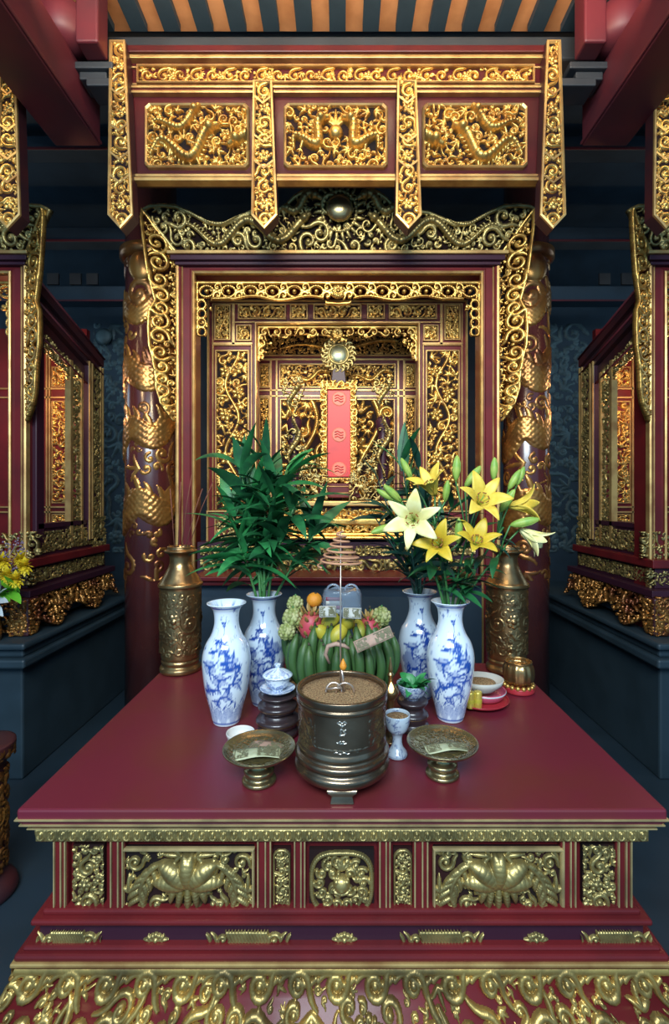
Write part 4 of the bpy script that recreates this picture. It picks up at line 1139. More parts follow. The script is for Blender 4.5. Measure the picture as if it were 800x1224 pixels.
# ================================================================== THINGS ON THE OFFERING TABLE
TB = 0.80
def onx(px, Y): return P(px, 0, Y)[0]
def arc(prof, n=6):
    """round the profile by Catmull-Rom"""
    out = []; m = len(prof)
    for i in range(m-1):
        p0, p1, p2, p3 = prof[max(i-1, 0)], prof[i], prof[i+1], prof[min(i+2, m-1)]
        for k in range(n):
            t = k/n; q = []
            for a in (0, 1):
                q.append(.5*(2*p1[a]+(p2[a]-p0[a])*t+(2*p0[a]-5*p1[a]+4*p2[a]-p3[a])*t*t+(3*p1[a]-p0[a]-3*p2[a]+p3[a])*t**3))
            out.append((max(q[0], .0005), q[1]))
    out.append(prof[-1]); return out
def wrap_paint(me, prof_h, R, z0=0.0, rot=0.0):
    """write the drawn pattern of R, wrapped round the axis, to the mesh as colour attribute 'paint'"""
    n = len(me.vertices); co = np.empty(n*3, dtype=np.float32); me.vertices.foreach_get('co', co); co = co.reshape(-1, 3)
    a = (np.arctan2(co[:, 1], co[:, 0])+rot) % (2*PI)
    i = np.clip((a/(2*PI)*(R.nx-1)).astype(int), 0, R.nx-1); v = (co[:, 2]-z0)/prof_h
    j = np.clip((v*(R.ny-1)).astype(int), 0, R.ny-1)
    val = np.clip(R.H[j, i]/(R.c*1.2), 0, 1); val[(v < 0) | (v > 1)] = 0
    at = me.attributes.new('paint', 'FLOAT', 'POINT'); at.data.foreach_set('value', val.astype(np.float32))
def densify(prof, step):
    out = [prof[0]]
    for p, q in zip(prof, prof[1:]):
        m = max(1, int(math.hypot(q[0]-p[0], q[1]-p[1])/step))
        for k in range(1, m+1): out.append((p[0]+(q[0]-p[0])*k/m, p[1]+(q[1]-p[1])*k/m))
    return out
VP = [(.040, 0), (.046, .006), (.056, .05), (.071, .11), (.080, .18), (.0805, .225), (.070, .265), (.053, .295), (.043, .325), (.041, .350), (.045, .378), (.058, .396), (.066, .402)]
def china_vase(x, y, label, design, m=PORC, s=1.0):
    prof = densify(arc(VP), .0042)+[(.0655, .405), (.060, .404), (.045, .385), (.037, .350), (.036, .30)]
    t = thing('porcelain_vase', (x, y, TB), label, 'vase', 'blue and white porcelain vases')
    o = MB().lathe(prof, n=150, caps=True).build('body', m, t)
    w, h = 2*PI*.075, .405
    R = Relief(w, h, .0016, design)
    r0 = random.Random(design)
    cx = w*.75                       # faces the viewer
    wash = .42*1.2*R.c
    def bloom(x, y, q, n):
        for k in range(n):
            aa = 2*PI*k/n+y*40; px, py = x+math.cos(aa)*q*.58, y+math.sin(aa)*q*.58
            R.dot(px, py, q*.36, 0, wash)
            R.tube([(px+math.cos(aa+t_)*q*.36, py+math.sin(aa+t_)*q*.36) for t_ in np.linspace(-1.9, 1.9, 9)], .0016)
            R.tube([(x, y), (px, py)], .0012)
        R.dot(x, y, q*.26, 1)
    for c in (cx, cx-w*.5):
        # waves and rocks at the foot, a winding bough with peonies, sprigs and a bird above
        for k in range(9):
            xx = c+(k-4)*.024; yy = .030+.016*(k % 2)
            R.dot(xx, yy, .020, 0, wash)
            for q in (.020, .0145, .009): R.tube([(xx+q*math.cos(t_), yy+q*1.5*math.sin(t_)) for t_ in np.linspace(0.1, PI-.1, 10)], .0014)
            R.leaf(xx, yy+.03, PI/2+r0.uniform(-.7, .7), .035, .0030, r0.uniform(-1, 1))
        bough = wave(c-.075, .08, c+.055, .20, .020, 1.1)+wave(c+.055, .20, c-.03, .285, .016, 1.0)
        R.tube(bough, .0024)
        for i in range(4, len(bough)-2, 5):
            x, y = bough[i]; aa = r0.uniform(0, 6.3)
            for b in range(3): R.leaf(x, y, aa+b*.8, r0.uniform(.018, .030), .0030, r0.uniform(-1, 1)); 
            if i % 2: R.spiral(x+.012*math.cos(aa+3), y+.012*math.sin(aa+3), .010, aa, 1.3, 1, .0013, 1, 0, .012)
        R.tube([(c-.005, .285), (c+.006, .315), (c-.002, .345)], .0018)
        for (dx, v, q, n) in ((-.040, .205, .026, 6), (.032, .225, .022, 5), (-.006, .165, .024, 6), (.052, .150, .018, 5), (-.050, .130, .017, 5), (.018, .110, .019, 5), (0.0, .262, .014, 5), (.002, .338, .010, 5), (-.018, .090, .014, 5)):
            bloom(c+dx, v, q, n)
            for b in range(3): R.leaf(c+dx, v, dx*300+b*2.1, q*2.0, .0034, .6)
        for (dx, v) in ((.022, .19), (-.03, .25)):
            R.tube([(c+dx-.018, v), (c+dx, v+.004), (c+dx+.022, v+.012)], [.003, .005, .001]); R.leaf(c+dx, v, 2.2, .026, .003, .5); R.leaf(c+dx, v, .9, .026, .003, -.5)
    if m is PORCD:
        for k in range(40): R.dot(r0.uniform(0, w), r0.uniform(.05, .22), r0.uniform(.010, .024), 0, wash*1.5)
    R.fill(150, .0016, .013, 1, 0, 'slf')
    for v in (.008, .392): R.tube([(0, v), (w, v)], .0028)
    wrap_paint(o.data, h, R)
    return t
FLx, FLy = onx(271, 1.65), 1.65
FRx, FRy = onx(538.5, 1.675), 1.675
BLx, BLy = onx(316, 1.80), 1.80
BRx, BRy = onx(502, 1.85), 1.85
china_vase(FLx, FLy, 'empty blue and white porcelain vase with open white mouth, behind the left banknote dish', 7)
china_vase(FRx, FRy, 'blue and white porcelain vase holding the yellow lilies', 8)
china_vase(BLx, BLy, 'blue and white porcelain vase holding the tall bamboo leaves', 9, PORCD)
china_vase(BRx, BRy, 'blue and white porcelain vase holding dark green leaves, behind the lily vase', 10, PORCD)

# tall chased brass vases at the back corners
def brass_vase(x, y, label, seed):
    t = thing('brass_vase', (x, y, TB), label, 'vase', 'tall brass vases')
    prof = arc([(.070, 0), (.086, .004), (.088, .02), (.078, .034), (.082, .048), (.078, .06), (.083, .075), (.088, .20), (.088, .36), (.094, .372), (.094, .385), (.086, .395), (.066, .43), (.049, .465), (.046, .49), (.050, .51), (.068, .522), (.070, .530), (.058, .534), (.056, .546), (.050, .546), (.044, .53), (.04, .48)], 4)
    MB().lathe(prof, n=56).build('body', BRASS, t)
    w, h = 2*PI*.087, .27; R = Relief(w, h, .0034, seed)
    for k in range(4):
        R.spiral(w*(k+.5)/4, h*.5, .045, k, 1.6, 1, .006, .5, .001, .06); R.flower(w*k/4, h*.55, .035, 7, k, .4, .001)
    R.fill(900, .0045, .022, .5, .001, 'slcf')
    R.mesh('chased_relief', BRASS, lambda u, v, hh: np.stack([(.0872+hh)*np.cos(u/w*2*PI), (.0872+hh)*np.sin(u/w*2*PI), .085+v], 1), t)
    return t
bv1 = (onx(216, 2.14), 2.14); bv2 = (onx(606, 2.14), 2.14)
brass_vase(*bv1, 'tall chased brass vase with incense sticks, at the back left corner of the red table', 401)
brass_vase(*bv2, 'tall chased brass vase behind the lilies, at the back right corner of the red table', 402)
rs = random.Random(3)
st = MB(); ash = MB()
for k in range(5):
    o = MB().tube([(0, 0, 0), (.0+.02*(k-2)+.03, -.01, .19+.02*(k % 3)), (.035*(k-1)+.02, -.02, .30+.03*(k % 3))], .0022, 6).build('incense_stick', STICK)
    o.location = (bv1[0]-.02+.01*k, bv1[1]-.012+.006*k, TB+.50)
    tag(o, 'thin dark incense stick standing in the left tall brass vase', 'incense stick', 'incense sticks in the left brass vase')

# bronze incense burner
BX, BY = onx(409, 1.315), 1.315
t = thing('incense_burner', (BX, BY, TB), 'large round bronze incense burner full of ash, at the front of the red table', 'incense burner')
prof = arc([(.06, .024), (.098, .026), (.116, .034), (.126, .046), (.127, .058), (.119, .066), (.119, .072), (.126, .078), (.126, .088), (.117, .094), (.116, .10), (.1195, .105), (.1185, .112), (.116, .118)], 4)+arc([(.116, .12), (.1165, .16), (.117, .212), (.1185, .216), (.122, .219), (.1225, .226), (.1195, .230), (.1225, .234), (.1235, .246), (.122, .250), (.116, .250), (.1125, .246), (.112, .22)], 4)
MB().lathe(prof, n=72).build('body', BRONZE, t)
ash = MB().lathe([(.0005, .2405), (.05, .239), (.09, .2375), (.1125, .236), (.1125, .21)], n=48, caps=False).build('ash', SANDM, t)
ash['kind'] = 'stuff'
for k in range(3):
    a = -PI/2+k*2*PI/3; r = .098
    b = MB(); cx, cy = r*math.cos(a), r*math.sin(a); tx, ty = -math.sin(a), math.cos(a)
    V = []
    for (hw, z, o_) in ((.040, .034, .020), (.036, .026, .024), (.026, .018, .022), (.028, .010, .024), (.030, .0, .026)):
        for (su, so) in ((-1, -1), (1, -1), (1, 1), (-1, 1)):
            V.append((cx+tx*hw*su+math.cos(a)*o_*so*.7, cy+ty*hw*su+math.sin(a)*o_*so*.7, z))
    b.add(V, [(4*i+j, 4*i+(j+1) % 4, 4*i+4+(j+1) % 4, 4*i+4+j) for i in range(4) for j in range(4)]+[(3, 2, 1, 0), (16, 17, 18, 19)])
    b.build('foot', BRONZE, t, bevel=.003)
w, h = .11, .11; R = Relief(w, h, .0009, 411)
for pts in ([(.037, .094), (.043, .099), (.049, .094), (.055, .099), (.061, .094)], [(.041, .092), (.049, .086), (.057, .092)], [(.047, .094), (.049, .088)],
            [(.045, .078), (.046, .070), (.043, .064), (.050, .065)], [(.058, .078), (.053, .074), (.058, .069), (.053, .064), (.051, .067)], [(.047, .080), (.051, .077)],
            [(.040, .046), (.045, .050), (.043, .044), (.047, .044)], [(.050, .050), (.054, .050), (.050, .044), (.056, .044), (.060, .046)], [(.036, .046), (.039, .044)]):
    R.tube(pts, .0017, .8, .0008)
R.tube(wave(.030, .020, .068, .020, .002, 2), .0011, .6, .0005)
R.mesh('raised_characters', SILV, lambda u, v, hh: np.stack([(.1168+hh)*np.sin((u-.049)/.117), -(.1168+hh)*np.cos((u-.049)/.117), .108+v], 1), t)
w = 2*PI*.1168; R = Relief(w, .075, .0022, 412)
R.fill(500, .0030, .014, .4, .0006, 'slc'); U, V = R.grid(); R.mask = (np.abs(U/w-.75) > .10)
R.tube([(0, .004), (w, .004)], .0015, .4, .0004); R.mask |= V < .007
R.mesh('faint_relief', BRONZE, lambda u, v, hh: np.stack([(.1168+hh)*np.cos(u/.1168), (.1168+hh)*np.sin(u/.1168), .128+v], 1), t)
# incense coil on its rod
rodtop = CZ-(636-VY)*BY/F
t = thing('incense_coil_holder', (BX-.004, BY, TB+.24), 'thin metal rod with a ring clip standing in the ash of the burner', 'incense holder')
H = rodtop-TB-.24
MB().tube([(0, 0, -.01), (0, 0, H*.45), (.0006, 0, H)], [.0026, .0022, .0014], 8).build('rod', WIRE, t)
b = MB()
for (cx, cz, r, tilt) in ((-.018, .0, .021, .35), (.012, .0, .024, -.25)):
    b.tube([(cx+r*math.cos(q/20*PI*1.0)*1.0, -.02+tilt*.02*math.sin(q/20*PI), .0+r*1.15*math.sin(q/20*PI)) for q in range(21)], .0030, 8)
b.tube([(-.038, -.028, .012), (-.012, -.034, .018), (.004, -.03, .015)], .0030, 8)
b.tube([(.010, -.012, .0), (.006, -.012, .04), (.003, -.006, .055), (.001, 0, .06)], .0034, 8)
b.build('ring_clip', WIRE, t)
MB().lathe([(.001, 0), (.007, .003), (.010, .012), (.006, .022), (.001, .032)], (.007, -.008, .055), 12).build('flame_finial', ORNG, t)
pts = []; rad = []
n = 400; turns = 6.6
for i in range(n+1):
    q = i/n; r = .006+.056*q; a = q*turns*2*PI
    pts.append((r*math.cos(a), r*math.sin(a), -.094*q)); rad.append(.0031)
o = MB().tube(pts, rad, 6).build('incense_coil', COIL)
o.location = (BX-.004, BY, rodtop+.002)
tag(o, 'cone-shaped brown incense coil hanging from the rod above the burner', 'incense coil')

# ---------------------------------------------------------------- brass dishes with banknotes
def dish(x, y, label):
    t = thing('brass_dish', (x, y, TB), label, 'dish', 'footed brass dishes')
    prof = arc([(.030, 0), (.044, .002), (.045, .010), (.036, .016), (.034, .022), (.040, .028), (.040, .036), (.030, .044), (.027, .054), (.034, .062), (.050, .068), (.078, .076), (.094, .088), (.0965, .093), (.094, .0935), (.078, .083), (.05, .077), (.0005, .075)], 4)
    MB().lathe(prof, n=64).build('body', BRASSB, t)
    w = .19; R = Relief(w, w, .0016, int(abs(x*1000))); U, V = R.grid(); rr = np.hypot(U-w/2, V-w/2); R.mask = (rr < .085)
    R.fill(700, .0022, .011, .4, .0003, 'slf')
    def sh(u, v, hh):
        r = np.hypot(u-w/2, v-w/2); return np.stack([u-w/2, v-w/2, np.interp(r, [0, .05, .078, .094], [.0752, .0772, .0832, .0936])+hh], 1)
    R.mesh('chased_relief', BRASSB, sh, t)
    return t
dish(onx(310, 1.30), 1.30, 'footed brass dish left of the incense burner, holding banknotes')
dish(onx(529, 1.33), 1.33, 'footed brass dish right of the incense burner, holding a pale banknote')
def banknote(loc, rz, label, L=.125, Wd=.055, m=NOTE, tilt=(0, 0), seed=0, bend=.004, group='offered banknotes', face=None):
    t = thing('banknote', loc, label, 'banknote', group, rz)
    t.rotation_euler = (tilt[0], tilt[1], rz)
    rows = []
    for i in range(13):
        u = i/12-.5; rows.append([(u*L, (j/4-.5)*Wd, bend*math.cos(u*5)+.0015*math.sin(j*1.3+u*6)) for j in range(5)])
    o = MB().strip(rows).build('sheet', m, t, solid=.0004)
    R = Relief(L*.94, Wd*.86, .0011, 500+seed)
    R.tube([(.002, .002), (L*.93, .002), (L*.93, Wd*.84), (.002, Wd*.84), (.002, .002)], .0007, .3)
    R.flower(L*.70, Wd*.43, Wd*.25, 8, 0, .2); R.fill(120, .0008, .008, .25, 0, 'sl')
    R.mask = np.ones_like(R.H, bool); U, V = R.grid(); R.mask[(U > L*.3) & (U < L*.5)] = False
    R.H = np.minimum(R.H, .0003)
    R.mesh('print', face or NOTEI, lambda u, v, hh: np.stack([u-L*.47, v-Wd*.43, bend*np.cos((u-L*.47)/L*5)+.0022+hh], 1), t)
    return t
zd = TB+.080
banknote((onx(307, 1.29), 1.285, zd+.004), .12, 'olive banknote with a faded portrait lying on the left brass dish', seed=1)
banknote((onx(318, 1.31), 1.325, zd), -.35, 'orange-brown banknote tucked under the olive note on the left dish', L=.11, m=NOTEP, seed=2, face=NOTEI)
banknote((onx(533, 1.33), 1.315, zd+.003), .10, 'pale banknote lying across the right brass dish', m=NOTE, seed=3, L=.118, Wd=.045)

# small white bowl behind the left dish
o = thing('small_bowl', (onx(288, 1.48), 1.475, TB), 'small plain white bowl between the left brass dish and the empty vase', 'bowl')
MB().lathe(arc([(.018, 0), (.020, .006), (.018, .009), (.034, .022), (.042, .042), (.043, .048), (.040, .048), (.033, .028), (.0005, .014)], 4), n=40).build('bowl', WHITE, o)

# covered tea cup on a turned stand
CX, CY = onx(332, 1.56), 1.56
t = thing('turned_stand', (CX, CY, TB), 'dark turned wooden stand under the covered tea cup', 'stand', 'turned cup stands')
MB().lathe(arc([(.052, 0), (.064, .004), (.066, .018), (.058, .028), (.066, .040), (.068, .055), (.054, .064), (.048, .074), (.060, .084), (.062, .098), (.048, .106), (.046, .116), (.056, .124), (.057, .132), (.0005, .133)], 4), n=40).build('body', DWOOD, t)
b = MB()
for z, r in ((.010, .0662), (.048, .069), (.091, .0625)): b.lathe([(r-.003, z-.003), (r+.001, z), (r-.003, z+.003)], n=40, caps=False)
b.build('gilt_rings', BRASS, t)
t = thing('tea_cup', (CX, CY, TB+.133), 'blue and white lidded tea cup on its saucer, on the dark stand', 'tea cup')
def painted_lathe(nm, prof, m, parent, seed, h, n=72, dens=90, q=.010):
    o = MB().lathe(densify(prof, .0022), n=n).build(nm, m, parent)
    R = Relief(.24, h, .0022, seed); R.fill(dens*3, .0026, q, 1, 0, 'slf'); R.tube([(0, h*.06), (.24, h*.06)], .0015); wrap_paint(o.data, h, R); return o
painted_lathe('saucer', arc([(.024, 0), (.027, .004), (.046, .009), (.055, .016), (.054, .018), (.03, .010), (.0005, .009)], 3), PORC, t, 421, .02, dens=30)
painted_lathe('cup', arc([(.018, .009), (.020, .016), (.034, .026), (.040, .044), (.043, .056), (.041, .056), (.036, .040), (.0005, .03)], 3), PORC, t, 422, .058)
painted_lathe('lid', arc([(.047, .056), (.048, .059), (.040, .066), (.024, .074), (.012, .078), (.007, .082), (.010, .088), (.010, .094), (.0005, .096)], 3), PORC, t, 423, .1)

# stem cup with ash, little oil lamp, leaf bowl on a stand to the right of the burner
t = thing('stem_cup', (onx(475, 1.43), 1.43, TB), 'pale grey-blue porcelain stem cup filled with ash, right of the incense burner', 'stem cup')
painted_lathe('cup', arc([(.026, 0), (.030, .003), (.029, .012), (.017, .030), (.014, .050), (.018, .066), (.030, .080), (.037, .104), (.0375, .122), (.034, .122), (.030, .10)], 4), PORCD, t, 431, .12, dens=25, q=.012)
a = MB().lathe([(.0005, .119), (.02, .117), (.034, .115), (.034, .10)], n=32, caps=False).build('ash', SANDM, t); a['kind'] = 'stuff'
t = thing('oil_lamp', (onx(467, 1.52), 1.52, TB), 'small brass oil lamp glowing behind the stem cup', 'oil lamp')
MB().lathe(arc([(.026, 0), (.03, .004), (.016, .02), (.011, .06), (.012, .12), (.022, .14), (.026, .155), (.016, .172), (.009, .176), (.008, .20), (.011, .206), (.006, .215), (.007, .225), (.0005, .262)], 4), n=28).build('body', BRASS, t)
MB().lathe([(.001, 0), (.007, .008), (.009, .018), (.005, .03), (.001, .038)], (0, -.020, .152), 14).build('flame', FLAME, t)
SX, SY = onx(493, 1.60), 1.60
t = thing('turned_stand', (SX, SY, TB), 'dark turned wooden stand under the bowl of green leaves', 'stand', 'turned cup stands')
MB().lathe(arc([(.046, 0), (.054, .004), (.054, .016), (.046, .026), (.050, .038), (.052, .052), (.042, .062), (.040, .074), (.048, .084), (.048, .096), (.0005, .098)], 4), n=36).build('body', DWOOD, t)
b = MB()
for z, r in ((.010, .0545), (.046, .0525)): b.lathe([(r-.003, z-.003), (r+.001, z), (r-.003, z+.003)], n=36, caps=False)
b.build('gilt_rings', BRASS, t)
t = thing('leaf_bowl', (SX, SY, TB+.098), 'small dark blue bowl on a stand beside the lily vase, heaped with green leaves', 'bowl')
painted_lathe('bowl', arc([(.022, 0), (.025, .005), (.036, .014), (.047, .034), (.051, .050), (.049, .050), (.04, .028), (.0005, .018)], 4), PORCD, t, 441, .05, dens=120, q=.012)
def leaf_rows(p0, d0, L, w, droop, up=Vector((0, 0, 1)), n=9, fold=.25, twist=0.0):
    d = Vector(d0).normalized(); p = Vector(p0); rows = []
    side = d.cross(up); side = side.normalized() if side.length > 1e-3 else Vector((1, 0, 0))
    if twist: side = Matrix.Rotation(twist, 3, d) @ side
    for i in range(n+1):
        q = i/n; ww = w*max(.03, math.sin(PI*min(1, .10+.90*q**.85))**.9) if q < 1 else w*.02
        nn = side.cross(d).normalized()
        rows.append([tuple(p-side*ww+nn*ww*fold), tuple(p), tuple(p+side*ww+nn*ww*fold)])
        d = (d+Vector((0, 0, -droop/n))).normalized(); p = p+d*(L/n)
        side = (side-d*side.dot(d)).normalized()
    return rows
b = MB(); rr = random.Random(8)
for k in range(34):
    a = rr.uniform(0, 2*PI); e = rr.uniform(.1, 1.2); r = rr.uniform(0, .03)
    b.strip(leaf_rows((r*math.cos(a), r*math.sin(a), .034+rr.uniform(0, .015)), (math.cos(a)*math.cos(e), math.sin(a)*math.cos(e), math.sin(e)), rr.uniform(.035, .06), rr.uniform(.010, .016), 1.0, twist=rr.uniform(-.8, .8)))
b.build('leaves', LEAFL, t)

# ---------------------------------------------------------------- fruit tray
FX, FY = onx(406, 1.71), 1.715
t = thing('fruit_tray', (FX, FY, TB), 'dark pedestal tray carrying the bananas and fruit behind the incense burner', 'tray')
MB().lathe(arc([(.09, 0), (.105, .004), (.10, .018), (.06, .036), (.05, .055), (.06, .075), (.12, .088), (.172, .096), (.182, .104), (.182, .112), (.175, .112), (.17, .102), (.0005, .10)], 4), n=56).build('body', DWOOD, t)
b = MB().lathe([(.180, .103), (.184, .108), (.180, .113)], n=56, caps=False); b.build('gilt_rim', BRASS, t)
def banana_mesh():
    b = MB(); pts = []; rad = []
    for i in range(12):
        q = i/11; pts.append((0, -.030*math.sin(q*PI)*1.0+.012*q, .175*q)); rad.append(.0165*min(1, .42+q*4.2)*min(1, .30+(1-q)*4.0))
    b.tube(pts, rad, 6); return b
ban = banana_mesh().build('banana', BANG); tip = MB().tube([(0, .012, .174), (0, .0125, .185)], [.0048, .0035], 6).build('banana_tip', BANT, ban)
bmesh_ban, bmesh_tip = ban.data, tip.data
bpy.data.objects.remove(tip); bpy.data.objects.remove(ban)
def bunch(x, y, z, rz, n, label, spread=1.5, lean=.2):
    t = thing('banana_bunch', (x, y, z), label, 'bananas', 'green banana bunches', rz)
    rr = random.Random(n*7+int(x*1000))
    for row in range(2):
        m = n-row
        for k in range(m):
            a = (k/(m-1)-.5)*spread; r = .085-.032*row
            o = bpy.data.objects.new('banana', bmesh_ban); COL.objects.link(o); o.parent = t
            o.location = (math.sin(a)*r, -math.cos(a)*r+.055, .012+row*.035+rr.uniform(0, .008))
            o.rotation_euler = (lean*(.5 if row else 1)+rr.uniform(-.12, .10), rr.uniform(-.10, .10)+a*.16, a+rr.uniform(-.15, .15))
            s = rr.uniform(.92, 1.06); o.scale = (s, s, s)
            p = bpy.data.objects.new('banana_tip', bmesh_tip); COL.objects.link(p); p.parent = o
    b = MB().tube([(-.06, .045, .02), (0, .03, .014), (.06, .045, .02)], [.012, .02, .012], 8); b.build('stalk', BANG, t)
    return t
zt_ = TB+.102
bunch(FX-.072, FY-.085, zt_, -.55, 6, 'bunch of green bananas on the tray, nearest the covered tea cup', 1.7)
bunch(FX+.004, FY-.105, zt_, 0.0, 6, 'bunch of green bananas in the middle of the tray, behind the burner rod', 1.5)
bunch(FX+.088, FY-.085, zt_, .55, 6, 'bunch of green bananas on the tray, under the long pinkish banknote', 1.7)
bunch(FX+.11, FY+.03, zt_+.02, 1.2, 5, 'bunch of green bananas at the back of the tray beside the right rear vase', 1.4)
bunch(FX-.11, FY+.03, zt_+.02, -1.2, 5, 'bunch of green bananas at the back of the tray beside the bamboo vase', 1.4)
# heaped fruit above the bananas
zf = CZ-(770-VY)*FY/F
def dragon_fruit(x, y, z, s, label, rx=.2):
    t = thing('dragon_fruit', (x, y, z), label, 'dragon fruit', 'dragon fruits'); t.rotation_euler = (rx, 0, .3)
    MB().ball((0, 0, s*.9), (s*.78, s*.78, s*1.0), 24, 16).build('body', DRAG, t)
    b = MB(); rr = random.Random(int(s*9999))
    for ring in range(5):
        for k in range(7):
            a = 2*PI*(k+.5*(ring % 2))/7; ph = .5+ring*.5; r = s*.78*math.sin(ph); zz = s*.9+s*math.cos(ph)
            b.strip(leaf_rows((r*math.cos(a)*.96, r*math.sin(a)*.96, zz), (math.cos(a)*.6, math.sin(a)*.6, .9), s*.62, s*.14, -.3, n=5))
    b.build('scales', DRAGL, t, solid=.0012); return t
dragon_fruit(onx(371, 1.66), 1.66, CZ-(764-VY)*1.66/F, .052, 'pink dragon fruit under the orange, left of the plastic-wrapped pack')
dragon_fruit(onx(440, 1.68), 1.68, CZ-(766-VY)*1.68/F, .046, 'pink dragon fruit right of the plastic-wrapped pack')
t = thing('orange', (onx(376, 1.68), 1.68, CZ-(717-VY)*1.68/F), 'single round orange on top of the pink dragon fruit', 'orange')
MB().ball((0, 0, 0), (.027, .027, .0255), 24, 14).build('peel', ORNG, t); MB().ball((.004, -.006, .0245), (.005, .005, .003), 8, 6).build('stem_end', BANT, t)
def custard(x, y, z, r, label):
    t = thing('custard_apple', (x, y, z), label, 'fruit', 'knobbly pale green fruits')
    b = MB().ball((0, 0, 0), (r*.9, r*.9, r*.9), 16, 12)
    for j in range(7):
        ph = .25+j*.42; m = max(3, int(9*math.sin(ph)))
        for k in range(m):
            a = 2*PI*(k+.5*(j % 2))/m; b.ball((r*.86*math.sin(ph)*math.cos(a), r*.86*math.sin(ph)*math.sin(a), r*.86*math.cos(ph)), r*.26, 8, 6)
    b.build('skin', CUST, t); MB().tube([(0, 0, r*.9), (.002, 0, r*1.25)], .003, 6).build('stem', STEM, t)
for (px, py, Y, r, lab) in ((350, 739, 1.66, .034, 'knobbly pale green fruit at the far left of the fruit heap, lower one'), (343, 755, 1.64, .028, 'small knobbly fruit at the left edge of the bananas'), (353, 722, 1.70, .028, 'knobbly pale fruit at the left, upper one beside the orange'),
                            (456, 737, 1.68, .032, 'yellow-green knobbly fruit above the pinkish banknote')):
    custard(onx(px, Y), Y, CZ-(py-VY)*Y/F, r, lab)
def mango(x, y, z, r, rz, label):
    t = thing('mango', (x, y, z), label, 'mango', 'yellow mangoes'); t.rotation_euler = (.3, .9*math.cos(rz*3), rz)
    MB().ball((0, 0, 0), (r*.72, r*.62, r*1.1), 20, 14).build('skin', MANG, t); MB().ball((0, 0, r*1.08), (.004, .004, .004), 8, 6).build('stem_end', BANT, t)
for k, (px, py, Y) in enumerate(((395, 742, 1.63), (416, 744, 1.62), (429, 752, 1.64), (405, 757, 1.60), (386, 757, 1.62))):
    mango(onx(px, Y), Y, CZ-(py-VY)*Y/F, .034, k*1.1, ('yellow mango under the left upper banknote', 'yellow mango just right of the burner rod below the wrapped pack', 'yellow mango touching the right dragon fruit', 'yellow mango lowest in the middle of the heap', 'yellow mango beside the left dragon fruit')[k])
# plastic-wrapped pack
YPk = 1.70
t = thing('drink_pack', (onx(409, YPk), YPk, CZ-(733-VY)*YPk/F), 'clear plastic-wrapped drinks pack with wine-red and pale bands, on top of the fruit', 'drinks pack')
b = MB(); rr = random.Random(5); wv = .066; hv = .082; dv = .045; n = 36; rows = []
for j in range(13):
    v = j/12; row = []
    for i in range(n):
        a = 2*PI*i/n; ca, sa = math.cos(a), math.sin(a); q = (abs(ca)**4+abs(sa)**4)**-.25
        s_ = (1+.05*math.sin(i*2.1+j*1.7))*(1-.25*max(0, v-.8)*4*.5)
        row.append((ca*q*wv*s_, sa*q*dv*s_, hv*v+.004*math.sin(i*1.3)))
    rows.append(row+[row[0]])
b.strip(rows); b.add([rows[-1][i] for i in range(n)], [tuple(range(n))]); b.build('wrapping', BAG, t)
for nm, z0, z1, m in (('label_band', .052, .064, LABR), ('label_band', .024, .036, LABR), ('pale_band', .036, .052, PAPER), ('pale_band', .004, .022, PAPER)):
    b = MB()
    b.strip([[( -.055+.055*q/4, -.040-.001, z) for q in range(5)] for z in (z0, z1)]); b.build(nm, m, t, solid=.001)
b = MB()
for sx in (-.03, .032): b.tube([(sx+.022*math.cos(PI*k/12), -.01+.004*k/12, hv+.020*math.sin(PI*k/12)) for k in range(13)], .004, 6)
b.build('carry_loops', BAG, t)
# banknotes on the fruit
z_ = lambda py, Y: CZ-(py-VY)*Y/F
banknote((onx(392, 1.575), 1.575, z_(731, 1.575)), .1, 'white banknote standing against the plastic-wrapped pack on the left', L=.055, Wd=.036, m=PAPER, tilt=(1.3, 0), seed=5)
banknote((onx(421, 1.565), 1.565, z_(733, 1.565)), -.1, 'white banknote standing against the plastic-wrapped pack on the right', L=.06, Wd=.034, m=PAPER, tilt=(1.3, 0), seed=6)
banknote((onx(447, 1.495), 1.495, z_(764, 1.495)), .2, 'long pinkish banknote leaning across the green bananas', L=.125, Wd=.036, m=NOTEP, tilt=(1.25, -.36), seed=7)
b = MB().tube([(0, 0, 0), (-.012, -.005, .03), (-.004, -.008, .055), (.02, -.008, .062), (.045, -.005, .055), (.06, 0, .045)], [.004, .006, .007, .007, .006, .004], 8)
o = b.build('cut_stalk', NOTEP); o.location = (onx(394, 1.475), 1.475, z_(793, 1.475))
tag(o, 'curved pinkish-brown cut stalk hooked over the middle green bananas', 'stalk')

# ---------------------------------------------------------------- right-hand offerings: plates, foil cans, brass pot
PX_, PY_ = onx(573, 1.80), 1.80
t = thing('red_plate', (PX_, PY_, TB), 'shiny red plate right of the lily vase, carrying the gifts', 'plate')
MB().lathe(arc([(.07, 0), (.074, .004), (.098, .012), (.106, .020), (.104, .022), (.09, .014), (.0005, .010)], 4), n=48).build('body', REDP, t)
t = thing('pink_bowl', (PX_+.022, PY_+.012, TB+.012), 'glossy pink bowl on the red plate', 'bowl')
MB().lathe(arc([(.04, 0), (.06, .004), (.074, .02), (.078, .034), (.074, .034), (.06, .012), (.0005, .008)], 4), n=48).build('body', PINK, t)
b = MB().lathe([(.0765, .027), (.0795, .033), (.076, .0345)], n=48, caps=False); b.build('white_rim', WRAP, t)
t = thing('paper_container', (PX_+.008, PY_+.008, TB+.048), 'pale oval paper container on the pink bowl', 'container')
b = MB(); n = 40
def oval(r1, r2, z): return [(r1*math.cos(2*PI*i/n), r2*math.sin(2*PI*i/n), z) for i in range(n+1)]
